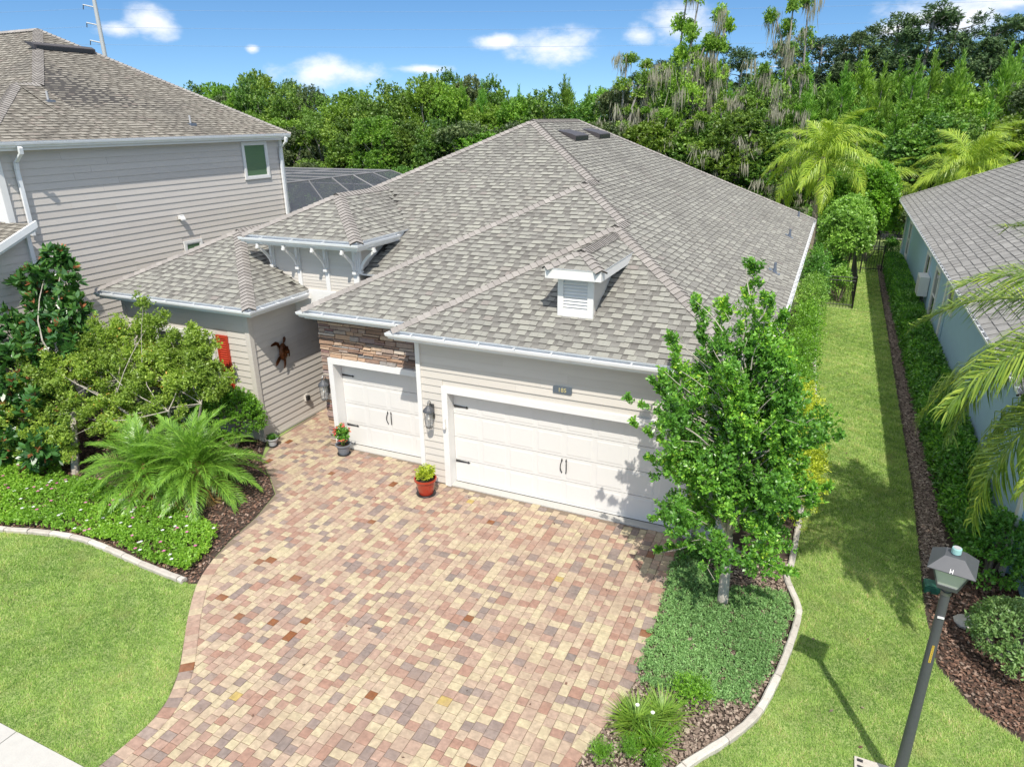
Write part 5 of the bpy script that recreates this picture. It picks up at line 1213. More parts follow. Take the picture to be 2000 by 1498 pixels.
# ------------------------------------------------------------------ palms
def frond_mesh(name, L, leaf, npair, m, arch=.9, lift=.6, vee=.5, droop=.35, wd=.022, jit=.12, spine='leaf_palm', seed=1, start=.16):
    """A feather frond growing along +X, arching down: rachis and two rows of leaflets."""
    rng = np.random.default_rng(seed); n = 26; t = np.linspace(0, 1, n); ang = lift - arch * 1.6 * t ** 1.15
    P = np.zeros((n, 3))
    for i in range(1, n): P[i] = P[i - 1] + np.array([math.cos(ang[i]), 0, math.sin(ang[i])]) * L / (n - 1)
    g = G(); g.tube(P[::3], list(np.linspace(.020, .005, len(P[::3]))), 4)
    V = list(g.V); F = list(g.F); T = [.9] * len(F)
    for s in (-1, 1):
        for k in range(npair):
            tt = start + (1 - start) * (k + .5) / npair; x = tt * (n - 1); i = min(int(x), n - 2); p = P[i] + (P[i + 1] - P[i]) * (x - i); d = nz(P[i + 1] - P[i])
            upn = np.array([-d[2], 0, d[0]]); ll = leaf * (math.sin(min(tt * 1.15, 1) * math.pi * .80 + .35) ** .8) * rng.uniform(.85, 1.1)
            ld = nz(np.array([0, s, 0]) * (1 - .45 * tt) + d * (.45 + .6 * tt) + upn * vee * rng.uniform(.3, 1.2) + rng.normal(size=3) * jit)
            m1 = p + ld * ll * .5; l2 = nz(ld + np.array([0, 0, -1]) * droop * 1.4); m2 = m1 + l2 * ll * .35; l3 = nz(l2 + np.array([0, 0, -1]) * droop * 1.6); m3 = m2 + l3 * ll * .25
            wv = nz(np.cross(ld, upn)) * wd * .5; b = len(V)
            V += [p - wv * .5, p + wv * .5, m1 + wv, m1 - wv, m2 + wv * .7, m2 - wv * .7, m3]; F += [(b, b + 1, b + 2, b + 3), (b + 3, b + 2, b + 4, b + 5), (b + 5, b + 4, b + 6)]
            tn = float(np.clip(.45 + rng.normal(0, .2) + .15 * tt, 0, 1)); T += [tn] * 3
    return newmesh(name, np.array(V), F, M[m], T)
def palm(name, base, h, fronds, meshes, label, lean=(0, 0), r_=(.12, .09), cat='palm tree', trunk='palmtrunk', seed=3, scale=(1, 1), tilt=(-.5, .9), group=None, only=None, bosses=True):
    rng = np.random.default_rng(seed); root = thing(name, base, label, cat, group); b = np.array(base, float); top = b + np.array([lean[0], lean[1], h]); g = G()
    n = max(8, int(h / .12)); pts = [b + (top - b) * t for t in np.linspace(0, 1, n)]
    g.tube(pts, [(r_[0] + (r_[1] - r_[0]) * i / n) * (1 + .07 * (i % 2)) for i in range(n)], 12)
    if bosses: g.tube([top - np.array([0, 0, .05]), top + np.array([0, 0, .12]), top + np.array([0, 0, .35])], [r_[1] * 1.1, r_[1] * 1.3, r_[1] * .4], 10)
    g.put('trunk', M[trunk], root)
    for k in range(fronds):
        a = k * 2.39996 + rng.uniform(-.2, .2); t = k / max(fronds - 1, 1); el_ = tilt[1] + (tilt[0] - tilt[1]) * t ** .8 + rng.uniform(-.1, .1)
        if only is not None and not only(a % 6.28318, el_): continue
        me = meshes[k % (len(meshes) - 1)] if t < .90 else meshes[-1]
        o = bpy.data.objects.new('frond', me); COL.objects.link(o); o.parent = root; s = scale[0] + (scale[1] - scale[0]) * rng.random()
        o.location = Vector(top - b) + Vector((0, 0, .08 * (1 - t))); o.rotation_euler = (rng.uniform(-.35, .35), -el_, a); o.scale = (s, s, s)
    return root
pyg = [frond_mesh('pygmy_frond', 1.3, .27, 84, 'leaf_palm', .80, .45, .5, .30, .0075, .10, seed=s) for s in (1, 2, 3, 4)] + [frond_mesh('pygmy_frond_old', 1.15, .27, 54, 'leaf_palm_old', .8, .2, .3, .35, .009, .14, seed=9)]
palm('pygmy_date_palm', (-3.92, -2.40, 0), .50, 64, pyg, 'feathery pygmy date palm nearest the driveway with orange lower fronds', seed=5, scale=(.96, 1.2), tilt=(-.55, 1.3), r_=(.11, .13), trunk='pinestraw')
palm('pygmy_date_palm', (-4.95, -2.75, 0), .42, 54, pyg, 'feathery pygmy date palm on the left of the pair beside the flowers', seed=8, scale=(.92, 1.14), tilt=(-.5, 1.35), r_=(.10, .12), trunk='pinestraw')
que = [frond_mesh('queen_frond', 2.7, .80, 96, 'leaf_queen', 1.0, .55, .45, .95, .022, .2, seed=s) for s in (11, 12, 13, 14)]
qud = [frond_mesh('queen_frond_near', 2.55, .66, 130, 'leaf_queen_dark', .95, .40, .35, .95, .019, .18, seed=s) for s in (21, 22, 23, 24)]
palm('queen_palm', (6.3, 28.0, 0), 5.0, 24, que, 'tall yellow green queen palm directly behind the rear roof corner of the main house', seed=2, scale=(.95, 1.3), tilt=(-.6, 1.2), r_=(.16, .12), lean=(.1, 0))
palm('queen_palm', (9.4, 33.5, 0), 3.2, 18, que, 'lower queen palm between the tall queen palm and the blue house', seed=12, scale=(.85, 1.15), tilt=(-.5, 1.1), r_=(.15, .12))
palm('queen_palm', (13.2, 31.5, 0), 4.3, 24, que, 'queen palm with yellow fronds showing above the far roof edge of the blue house', seed=4, scale=(1.0, 1.35), tilt=(-.6, 1.1), r_=(.16, .12))
palm('near_palm', (10.88, -1.15, 0), 4.5, 32, qud, 'near queen palm whose long drooping fronds hang over the blue house at the right edge', seed=17, scale=(1.0, 1.22), tilt=(-.75, .95), r_=(.15, .12))

# ------------------------------------------------------------------ wood behind the houses
def proto(kind, seed):
    """Parts of a woodland tree about 10 m tall, built at the origin."""
    rng = np.random.default_rng(seed); root = thing(kind, (0, 0, 0)); g = G(); P = []; D = []
    if kind == 'broadleaf_tree':
        limb(g, (0, 0, -.3), (0, 0, 5), .22, .12, .03, 6, 7, rng); n = 27; mt = ['leaf_oak', 'leaf_oak2', 'leaf_dusky', 'leaf_oak'][seed % 4]
        for k in range(n):
            a = rng.uniform(0, 6.28); z = rng.uniform(1.8, 9.2); rr = 2.3 * math.sqrt(max(.05, 1 - ((z - 5.2) / 4.6) ** 2)); c = (rr * math.cos(a) * rng.uniform(.5, 1), rr * math.sin(a) * rng.uniform(.5, 1), z)
            limb(g, (0, 0, min(z * .6, 5)), c, .07, .02, .08, 4, 5, rng); r_ = rng.uniform(.9, 1.6); p, d = clump_points(c, r_, r_, r_ * .85, 66, rng, .65, -.5); P.append(p); D.append(nz(d + rnd(66, rng) * .5 + np.array([0, 0, .45])))
        k = 46; a = rng.uniform(0, 6.28, k); rr = rng.uniform(0, 1.9, k); P.append(np.stack([rr * np.cos(a), rr * np.sin(a), 10.1 - .35 * rr ** 2 + rng.uniform(-.6, .1, k)], 1)); D.append(nz(np.stack([rng.normal(0, .2, k), rng.normal(0, .2, k), np.ones(k)], 1)))
        P = np.concatenate(P); D = np.concatenate(D); V, F, T = sprig_leaves(P, D, .5, 11, .22, .6, up=.5, tone=.17 * np.sin(P @ np.array([1.3, 1.1, 1.7])) + rng.normal(0, .07, len(P)), tjit=.14, rng=rng)
    elif kind == 'young_pine':
        mt = 'leaf_pine'; limb(g, (0, 0, -.3), (0, 0, 9.3), .16, .03, .01, 6, 6, rng)
        for z in np.arange(1.2, 9.4, .42):
            k = 9; rr = min(2.2, (9.9 - z) * .5 + .25); a = rng.uniform(0, 6.28, k); r2 = rr * rng.uniform(.3, 1, k); P.append(np.stack([r2 * np.cos(a), r2 * np.sin(a), z + rng.uniform(-.2, .3, k)], 1)); D.append(nz(np.stack([np.cos(a) * .45, np.sin(a) * .45, np.ones(k)], 1)))
        P.append(np.array([[0, 0, 9.7], [0, 0, 10.1]])); D.append(np.array([[0, 0, 1.], [0, 0, 1.]]))
        P = np.concatenate(P); D = np.concatenate(D); V, F, T = sprig_leaves(P, D, .85, 52, .34, .15, up=.2, ax=1.0, out=.9, tone=rng.normal(0, .09, len(P)), tjit=.18, rng=rng)
    elif kind == 'tall_pine':
        mt = 'leaf_pine_far'; limb(g, (0, 0, -.3), (.3, 0, 13.2), .2, .06, .02, 8, 7, rng)
        for k in range(34):
            z = rng.uniform(5.5, 13.9); a = rng.uniform(0, 6.28); rr = rng.uniform(.3, 2.4) * (1 - abs(z - 10.0) / 7); c = (rr * math.cos(a), rr * math.sin(a), z); limb(g, (.2, 0, z - .5), c, .05, .02, .06, 4, 5, rng)
            r_ = rng.uniform(.6, 1.15); p, d = clump_points(c, r_, r_, r_ * .8, 36, rng, .5, -.7); P.append(p); D.append(nz(d + rnd(36, rng) * .5 + np.array([0, 0, .6])))
        P = np.concatenate(P); D = np.concatenate(D); V, F, T = sprig_leaves(P, D, .35, 13, .26, .26, up=.3, tone=rng.normal(0, .1, len(P)), tjit=.16, rng=rng)
    else:   # mossy old tree: sparse crown, bare limbs, hanging moss
        mt = 'leaf_oak2' if seed % 2 else 'leaf_oak'; tops = []
        for k in range(7):
            a = k * .9 + rng.uniform(-.2, .2); z = rng.uniform(6.5, 12.4); e_ = (rng.uniform(.6, 2.0) * math.cos(a), rng.uniform(.6, 2.0) * math.sin(a), z); pts = limb(g, (0, 0, 1.5), e_, .15, .05, .07, 8, 6, rng); tops.append(pts)
        limb(g, (0, 0, -.3), (0, 0, 2.2), .26, .2, .02, 4, 8, rng); MP = []
        for pts in tops:
            for i, p in enumerate(pts[2:], 2):
                r_ = rng.uniform(.35, .8); k = 90 if i > 4 else 34; r_ *= 1.25; q, d = clump_points(p + rng.normal(size=3) * .2, r_, r_, r_ * .9, k, rng, .4, -.6); P.append(q); D.append(nz(d + np.array([0, 0, .5])))
                if rng.random() < .35: MP += [p + rng.normal(size=3) * np.array([.5, .5, .25]) for _ in range(4)]
        for k in range(26):
            a = rng.uniform(0, 6.28); c = (1.9 * math.cos(a), 1.9 * math.sin(a), rng.uniform(1.5, 8.2)); q, d = clump_points(c, 1.1, 1.1, 1, 70, rng, .6, -.5); P.append(q); D.append(nz(d + np.array([0, 0, .4]))); MP += [np.array(c) + rng.normal(size=3) * .9 + np.array([.9 * math.cos(a), .9 * math.sin(a), 0]) for _ in range(3)]
        P = np.concatenate(P); D = np.concatenate(D); V, F, T = sprig_leaves(P, D, .4, 10, .17, .5, up=.5, tone=.15 * np.sin(P @ np.array([1.3, 1.1, 1.7])), tjit=.16, rng=rng)
        MP = np.array(MP); k = len(MP); rep = 24; B0 = np.repeat(MP, rep, 0) + rng.normal(size=(k * rep, 3)) * np.array([.16, .16, .1]); LL = np.repeat(rng.uniform(.5, 1.9, k), rep) * rng.uniform(.4, 1, k * rep)
        d = nz(np.stack([rng.normal(0, .17, k * rep), rng.normal(0, .17, k * rep), -np.ones(k * rep)], 1)); nn = rnd(k * rep, rng); nn = nz(nn - d * (nn * d).sum(1, keepdims=True)); Vm, Fm, _ = leaf_quads(B0, d, nn, LL, .03 + .05 * rng.random(k * rep))
        put('moss', Vm, Fm, M['moss'], root, np.clip(rng.normal(.5, .2, k * rep), 0, 1))
    put('crown', V, F, M[mt], root, T); g.put('trunk', M['bark_far'], root)
    return root
def place(pr, x, y, s, h, label, group, cat='tree', first=[set()]):
    if pr.name in first[0]:
        r = pr.copy(); COL.objects.link(r)
        for ch in pr.children:
            c = ch.copy(); COL.objects.link(c); c.parent = r
    else: first[0].add(pr.name); r = pr
    r.location = (x, y, -.05); r.rotation_euler = (0, 0, random.uniform(0, 6.28)); r.scale = (s * random.uniform(.92, 1.08), s * random.uniform(.92, 1.08), h)
    setp(r, label, cat, group); return r
BL = [proto('broadleaf_tree', s) for s in (101, 102, 103, 104, 105)]; YP = [proto('young_pine', s) for s in (201, 202)]; TP = [proto('tall_pine', s) for s in (301, 302)]; MO = [proto('mossy_tree', s) for s in (401, 402)]
rr_ = random.Random(5)
gB, gP, gT, gM = 'dense woodland trees behind the houses', 'young pines in the wood', 'tall dark pines on the skyline', 'moss hung trees behind the main roof'
lB, lP, lT = 'leafy woodland tree in the dense green belt behind the houses', 'bright green young pine rising from the woodland belt', 'tall dark pine standing on the skyline behind the young pines'
hts = [(-75, 10.6), (-60, 10.8), (-48, 11.8), (-40, 10.8), (-33, 10.2), (-27, 11.4), (-20, 10.0), (-13, 9.6), (-8, 10.2), (-3, 10.4), (3, 10.0), (9, 9.6), (15, 9.8), (30, 10.0)]
def wlab(look, x, y):
    where = 'above the roof of the left house' if x < -46 else 'above the pool enclosure' if x < -30 else 'above the left slope of the main roof' if x < -16 else 'behind the main roof ridge' if x < -7 else 'among the moss hung trees' if x < 3.5 else 'behind the tall queen palm' if x < 10 else 'above the blue house roof'
    return look + (', front row, ' if y < 43.8 else ', middle row, ' if y < 48.3 else ', back row, ') + where
def hat(x): return float(np.interp(x, [a for a, _ in hts], [b for _, b in hts]))
for row, (y0, step, f) in enumerate(((41.5, 2.7, .72), (45.5, 3.0, .92), (50, 3.2, 1.02))):
    x = -68 + row * 1.1
    while x < 27:
        X_ = x + rr_.uniform(-.7, .7); Y_ = y0 + rr_.uniform(-1.2, 1.2); h = hat(X_) * f * rr_.uniform(.88, 1.08) / 10
        if row == 0 and (5.0 < X_ < 9.5) : x += step; continue
        if X_ > -16 and rr_.random() < (.42 if row else .2): place(YP[rr_.randrange(2)], X_, Y_, .85 + .3 * rr_.random(), h * 1.02, wlab('bright green young pine', X_, Y_), gP)
        else:
            q_ = rr_.randrange(5); place(BL[q_], X_, Y_, .82 + .25 * rr_.random(), h, wlab(('light green leafy tree', 'dusky grey green tree', 'dark green leafy tree', 'dark green leafy tree', 'light green leafy tree')[q_], X_, Y_), gB)
        x += step * rr_.uniform(.85, 1.15)
for x, y, s, h in ((-53, 43, .8, .98), (-24, 47, .8, 1.0), (-21.5, 46, .6, .98), (-18.5, 47, .7, .94), (-14, 46, .8, 1.0), (-12.4, 47.5, .7, .92), (-31.5, 45.5, .7, .86), (6.6, 47, .9, 1.02), (9, 46, .9, 1.0), (11, 47, .9, 1.04), (13.5, 46, .9, 1.06), (16, 46, .9, 1.08), (2.6, 47.5, .7, 1.0), (18.5, 46, .9, 1.05), (21, 46, .9, 1.05)):
    place(YP[rr_.randrange(2)], x, y, s, h * 1.04, wlab('pointed bright young pine', x, y), gP)
for x, y in ((3.8, 50), (5.4, 52), (7.8, 50.5), (10.2, 51), (12.2, 50), (14.6, 51.5), (17.2, 50), (19.8, 51), (22.5, 50.5), (4.6, 44), (8.0, 44.5), (10.1, 43.5), (12.6, 44), (15.2, 43.5), (17.6, 44.2), (20.2, 43.8)):
    place(YP[rr_.randrange(2)], x, y, rr_.uniform(.85, 1.15), rr_.uniform(.98, 1.16) if y > 48 else rr_.uniform(.74, .95), wlab('broad bright young pine', x, y), gP)
for x, y, s, h in ((-12.5, 78, 1.5, .98), (-16, 80, 1.4, .9), (-8.5, 78, 1.6, 1.12), (-5, 80, 1.5, 1.05), (0, 80, 1.5, 1.05), (4, 79, 1.4, 1.1), (7.5, 76, 1.5, 1.12), (10.2, 77, 1.6, 1.2), (13, 75, 1.7, 1.22), (16.0, 76, 1.7, 1.2), (18.6, 75, 1.6, 1.12), (21.5, 76, 1.6, 1.16), (24.5, 75, 1.7, 1.18), (27.5, 76, 1.6, 1.12), (5.5, 84, 1.7, 1.1), (11.8, 86, 1.7, 1.1), (19.8, 86, 1.8, 1.1)):
    place(TP[rr_.randrange(2)], x, y, s, h, 'tall dark pine, ' + ('left of the moss hung trees' if x < -6 else 'seen between the moss hung trees' if x < 4.5 else 'right of the moss hung trees' if x < 12 else 'under the white cloud at the upper right' if x < 20 else 'at the far right edge') + (', hindmost row' if y > 82 else ''), gT)
place(MO[0], -3.2, 45.0, 1.05, 1.36, 'tallest old tree of the wood with a bushy olive crown and bare grey limbs', gM)
place(MO[1], 2.4, 46.0, .95, 1.20, 'leaning ragged old tree thick with grey moss right of the tallest one', gM)
place(MO[1], -6.6, 43.5, 1.0, .92, 'broken old tree with a bare snag top and hanging moss left of the tallest one', gM)
place(MO[0], -1.0, 41.0, 1.0, .70, 'low tree hung with long grey moss above the roof vents', gM)
place(MO[1], 1.8, 42.0, 1.05, .68, 'low dead branched tree draped with pale moss behind the tall queen palm', gM)
place(MO[0], -4.6, 42.0, .9, .66, 'low mossy tree at the left of the hanging moss group', gM)
for x, y, s, h in ((-30, 36.5, .55, .34), (-26.5, 37, .5, .36), (-23.5, 36, .6, .40), (-20.6, 37, .5, .30), (-17, 37, .6, .3), (-12, 37.5, .6, .3), (-7, 38, .6, .33), (-2, 38, .6, .33), (1.2, 37.5, .55, .3), (4.0, 38.5, .5, .32), (11.5, 39, .7, .45), (15, 40, .8, .5), (-34, 38, .6, .4), (-38, 38, .7, .4)):
    place(BL[1 if (x * 7) % 2 < 1 else 3], x, y, s * 1.15, h, 'low bushy tree at the foot of the wood, ' + ('behind the pool enclosure' if x < -27 else 'just over the left roof slope' if x < -15 else 'close behind the main ridge' if x < -4 else 'behind the rear roof slope' if x < 6 else 'beyond the blue house'), 'low bushy trees at the foot of the wood')
cover('undergrowth', [(-70, 36), (28, 38), (28, 60), (-70, 60)], 3.2, 1.6, .32, .5, 'leaf_oak', 'tangled low undergrowth at the foot of the wood', 14, .8, cat='undergrowth')
blk = Leaf(); rg = np.random.default_rng(77)
for k in range(420):
    cx_ = rg.uniform(-150, 90); c = (cx_, rg.uniform(62, 72), rg.uniform(1, 8.3 if cx_ > -4 else 4.6)); p, d = clump_points(c, 3.5, 3.2, 2.8, 70, rg, .6); V, F, T = sprig_leaves(p, nz(d + np.array([0, 0, .5])), .8, 9, .42, .5, tone=np.full(70, rg.normal(0, .1)), rng=rg); blk.add(V, F, T)
setp(blk.put('far_wood', M['leaf_oak'], None, kind='stuff'), 'continuous mass of woodland further behind the belt of trees', 'wood')

# ================================================================== small things
def text_obj(txt, size, m, parent, loc, rot, ext=.002, align='CENTER', name='lettering'):
    c = bpy.data.curves.new(name, 'FONT'); c.body = txt; c.size = size; c.extrude = ext; c.align_x = align; c.align_y = 'CENTER'; c.resolution_u = 3
    t = bpy.data.objects.new('tmp', c); me = bpy.data.meshes.new_from_object(t); bpy.data.objects.remove(t); me.materials.clear(); me.materials.append(m)
    o = bpy.data.objects.new(name, me); COL.objects.link(o); o.parent = parent; o.location = Vector(loc) - Vector(WP[parent.name].tolist()); o.rotation_euler = rot; return o
# house number
hn = thing('house_number', (3.085, 0, 2.53), 'dark slate number plaque reading 185 over the wide garage door', 'sign')
g = G(); P = []
for a, b in ((2.90, 2.475), (3.27, 2.475), (3.27, 2.605), (2.90, 2.605)):
    sx_ = 1 if a > 3 else -1; sz_ = 1 if b > 2.55 else -1
    for t in ((0, 1, 2) if True else ()):
        th_ = {(-1, -1): 180, (1, -1): 270, (1, 1): 0, (-1, 1): 90}[(sx_, sz_)] + 45 * t; P.append((a - sx_ * .018 + .018 * math.cos(math.radians(th_)), -.004, b - sz_ * .018 + .018 * math.sin(math.radians(th_))))
g.prism(P, (0, -.018, 0)); g.put('plaque', M['slate'], hn)
text_obj('185', .115, M['brass'], hn, (3.085, -.027, 2.54), (math.pi / 2, 0, 0), .004)

def wall_lantern(name, x, y, z, label):
    r = thing(name, (x, y, z), label, 'lamp')
    G().box(x - .055, x + .055, y - .012, y, z - .16, z + .16).put('back_plate', M['pewter'], r)
    pts = [(x, y - .01, z + .10), (x, y - .05, z + .22), (x, y - .12, z + .27), (x, y - .17, z + .22), (x, y - .14, z + .17)]
    G().tube(pts, .009, 7).lathe((x, y - .13, z + .20), [(.0, 0), (.022, .01), (.028, .03), (.015, .05), (.0, .06)], 10).put('scroll_arm', M['pewter'], r)
    cy = y - .135
    G().lathe((x, cy, z + .04), [(.118, 0), (.120, .008), (.105, .045), (.06, .09), (.02, .13), (.0, .135)], 18).put('cap', M['lampgrey'], r)
    G().lathe((x, cy, z - .30), [(.058, 0), (.072, .03), (.080, .12), (.084, .34), (.082, .34)], 18).put('glass', M['lantern_glass'], r)
    g = G()
    for k in range(4):
        a = k * math.pi / 2 + .78; g.tube([(x + .066 * math.cos(a), cy + .066 * math.sin(a), z - .31), (x + .084 * math.cos(a), cy + .084 * math.sin(a), z - .18), (x + .09 * math.cos(a), cy + .09 * math.sin(a), z + .045)], .006, 5)
    g.lathe((x, cy, z - .335), [(.0, 0), (.03, .0), (.066, .02), (.070, .035), (.0, .04)], 16); g.put('cage', M['pewter'], r)
    G().lathe((x, cy, z - .16), [(.0, 0), (.022, .02), (.028, .05), (.018, .09), (.014, .14), (.0, .14)], 12).put('bulb', M['bulb'], r)
wall_lantern('wall_lantern', .27, -.02, 1.66, 'pewter wall lantern on the grey siding between the two garage doors')
wall_lantern('wall_lantern', -2.86, .57, 1.55, 'pewter wall lantern on the stone panel left of the single garage door')
sm = G().box(.572, .600, -.10, -.036, 1.33, 1.56).lathe((.586, -.105, 1.35), [(.03, 0), (.034, .05), (.02, .10), (.0, .11)], 10).put('motion_sensor', M['white'], None, loc=(.59, -.05, 1.3)); setp(sm, 'small white sensor on the left jamb of the wide garage door', 'sensor')

# turtle ornament on the wing wall
tu = thing('turtle_ornament', (-4.53, .95, 2.1), 'burnt copper sea turtle ornament hung on the shaded siding wall', 'wall ornament')
def tw(a, b, o=0): # a along +Y, b up
    return (-4.49 + o, 1.03 + a, 2.02 + b)
def flat(name, pts, tone, o=0, th_=.02, dome=0):
    n = len(pts); c = np.mean(pts, axis=0); V = [tw(a, b, o) for a, b in pts] + [tw(a, b, o + th_) for a, b in pts] + [tw(c[0] + (a - c[0]) * .55, c[1] + (b - c[1]) * .55, o + th_ + dome) for a, b in pts] + [tw(c[0], c[1], o + th_ + dome * 1.35)]
    F = [tuple(range(n - 1, -1, -1))] + [(i, (i + 1) % n, (i + 1) % n + n, i + n) for i in range(n)] + [(i + n, (i + 1) % n + n, (i + 1) % n + 2 * n, i + 2 * n) for i in range(n)] + [(i + 2 * n, (i + 1) % n + 2 * n, 3 * n) for i in range(n)]
    return put(name, V, F, M['copper'], tu, tone)
shell_pts = [(math.cos(t) * (.135 - .02 * math.sin(t)), math.sin(t) * .22 - .01) for t in np.linspace(0, 2 * math.pi, 20, endpoint=False)]
shl = flat('shell', shell_pts, .5, .0, .015, .05)
k = 0
for (a, b) in ((0, .12), (0, .02), (0, -.09), (.07, .07), (-.07, .07), (.075, -.04), (-.075, -.04)):
    pts = [(a + .038 * math.cos(t), b + .045 * math.sin(t)) for t in np.linspace(0, 2 * math.pi, 6, endpoint=False)]
    V = [tw(p, q, .072) for p, q in pts] + [tw(p * .9 + a * .1, q * .9 + b * .1, .086) for p, q in pts]
    put('scute', V, [tuple(range(6, 12))] + [(i, (i + 1) % 6, (i + 1) % 6 + 6, i + 6) for i in range(6)], M['copper'], shl, (.15, .9)[k % 2]); k += 1
flat('head', [(.02, .20), (.06, .20), (.10, .24), (.115, .30), (.09, .345), (.05, .34), (.03, .29)], .1, .01, .02, .015)
flat('flipper', [(-.09, .15), (-.13, .25), (-.22, .30), (-.36, .27), (-.385, .23), (-.27, .24), (-.19, .20), (-.125, .08)], .8, .005, .014, .008)
flat('flipper', [(.10, .10), (.16, .06), (.205, -.04), (.20, -.17), (.18, -.19), (.165, -.08), (.13, .0), (.11, .02)], .2, .005, .014, .008)
flat('flipper', [(-.10, -.07), (-.19, -.10), (-.28, -.20), (-.30, -.29), (-.24, -.27), (-.15, -.20), (-.10, -.15)], .6, .005, .012, .006)
flat('flipper', [(-.02, -.21), (.05, -.22), (.04, -.32), (-.01, -.42), (-.04, -.43), (-.02, -.32)], .1, .005, .012, .006)

# pots
def pot(name, c, r_, h, m, label, rim=.02):
    root = thing(name, (*c, 0), label, 'plant pot'); G().lathe((*c, .014), [(r_ * .62, 0), (r_ * .70, h * .1), (r_ * .92, h * .75), (r_, h * .86), (r_ + rim, h * .9), (r_ + rim, h), (r_ - .005, h), (r_ - .015, h * .86)], 28).put('body', M[m], root, smooth=False)
    G().lathe((*c, h * .86), [(r_ - .016, .0), (.0, .012)], 20).put('soil', M['soil'], root)
    G().lathe((*c, .012), [(r_ * .75, 0), (r_ * .95, .03), (r_ * .93, .035), (r_ * .6, .02)], 24).put('saucer', M['darkmetal'], root); return root
pot('plant_pot', (.33, -.52), .215, .37, 'redpot', 'glazed red pot between the two garage doors'); pot('plant_pot', (-2.36, .30), .165, .26, 'greypot', 'blue grey pot with a black saucer at the stone panel'); pot('plant_pot', (-4.18, -.02), .12, .20, 'palepot', 'small pale pot half hidden by the corner shrub')
def potplant(name, c, z, r_, h, n, L, asp, m, label, flowers=0):
    root = thing(name, (*c, z), label, 'potted plant'); P, D = clump_points((c[0], c[1], z + h * .5), r_, r_, h * .5, n, shell=.35, zlow=-.7); D = nz(D + np.array([0, 0, .7])); V, F, T = sprig_leaves(P, D, .11, 13, L, asp, up=.5, tjit=.2, hexa=True); put('foliage', V, F, M[m], root, T)
    g = G()
    for k in range(6): a = k * 1.05; limb(g, (c[0] + .02 * math.cos(a), c[1] + .02 * math.sin(a), z - .02), (c[0] + r_ * .5 * math.cos(a), c[1] + r_ * .5 * math.sin(a), z + h * .7), .008, .004, .05, 4, 5)
    g.put('stem', M['leaf_strap'], root)
    if flowers:
        q, d = clump_points((c[0], c[1], z + h * .6), r_ * .95, r_ * .95, h * .55, flowers, shell=.8); B0 = np.repeat(q, 6, 0); dd = nz(rnd(flowers * 6) + np.repeat(d, 6, 0) * .5); V, F, k = leaf_quads(B0, dd, rnd(flowers * 6), .045, .035); put('blossoms', V, F, M['petal_red'], root, np.clip(RNG.random(flowers * 6), 0, 1), kind='stuff')
potplant('succulent', (.36, -.52), .33, .235, .36, 130, .05, .42, 'leaf_gold', 'bushy lime green plant growing in the red pot')
potplant('desert_rose', (-2.36, .30), .24, .19, .52, 70, .075, .4, 'leaf_tree', 'red flowering plant in the blue grey pot', 26)
potplant('small_plant', (-4.18, -.02), .18, .12, .16, 40, .05, .4, 'leaf_hedge_dark', 'low plant in the small pale pot')

# street lamp
LB = (8.74, -4.14)
lp = thing('street_lamp', (*LB, 0), 'dark grey lamp post with frosted square lantern at the lower right', 'street lamp')
G().tube([(*LB, -.05), (*LB, .9), (*LB, 2.70)], [.066, .056, .043], 20).tube([(*LB, -.02), (*LB, .12)], .095, 20).put('pole', M['lampgrey'], lp, smooth=False)
G().tube([(*LB, 2.69), (*LB, 2.73)], .050, 16).tube([(*LB, 2.73), (*LB, 2.79)], .036, 14).put('collar', M['pewter'], lp)
a0 = math.radians(-12)
def rq(hw_, z): 
    return [(LB[0] + hw_ * math.sqrt(2) * math.cos(a0 + math.pi / 4 + k * math.pi / 2), LB[1] + hw_ * math.sqrt(2) * math.sin(a0 + math.pi / 4 + k * math.pi / 2), z) for k in range(4)]
def frustum(g, a, b, m_=.5): g.add(a + b, [(3, 2, 1, 0), (4, 5, 6, 7)] + [(i, (i + 1) % 4, (i + 1) % 4 + 4, i + 4) for i in range(4)], m_); return g
frustum(G(), rq(.088, 2.785), rq(.096, 2.825)).put('base_frame', M['lampgrey'], lp)
frustum(G(), rq(.085, 2.826), rq(.150, 3.045)).put('glass', M['frost'], lp)
g = G()
for k in range(4): g.tube([rq(.090, 2.82)[k], rq(.156, 3.05)[k]], .0085, 4)
g.put('corner_bar', M['lampgrey'], lp)
g = G(); frustum(g, rq(.205, 3.045), rq(.205, 3.052)); frustum(g, rq(.204, 3.0525), rq(.085, 3.165)); g.put('cap', M['lampgrey'], lp)
G().lathe((*LB, 3.165), [(.034, 0), (.034, .010), (.044, .011), (.044, .062), (.040, .070), (.0, .072)], 18).put('photocell', M['teal'], lp)
G().lathe((*LB, 3.238), [(.034, 0), (.0, .002)], 18).put('photocell_top', M['palepot'], lp)
# hasp shaped like an H on the near face of the hood
near = (np.array(rq(.204, 3.055)[2]) + np.array(rq(.204, 3.055)[3])) / 2; f3 = np.array(rq(.204, 3.055)[3]) - np.array(rq(.204, 3.055)[2]); f3 /= np.linalg.norm(f3)
topm = (np.array(rq(.085, 3.168)[2]) + np.array(rq(.085, 3.168)[3])) / 2; up_ = (topm - near) / np.linalg.norm(topm - near); nn_ = np.cross(f3, up_); nn_ = nn_ if nn_[2] > 0 else -nn_
g = G()
def hb(a0_, a1_, b0_, b1_): g.prism([near + f3 * a0_ + up_ * b0_ + nn_ * .002, near + f3 * a1_ + up_ * b0_ + nn_ * .002, near + f3 * a1_ + up_ * b1_ + nn_ * .002, near + f3 * a0_ + up_ * b1_ + nn_ * .002], nn_ * .004)
hb(-.014, -.008, -.004, .04); hb(.008, .014, -.004, .04); hb(-.008, .008, .012, .020); g.put('hasp', M['white'], lp)
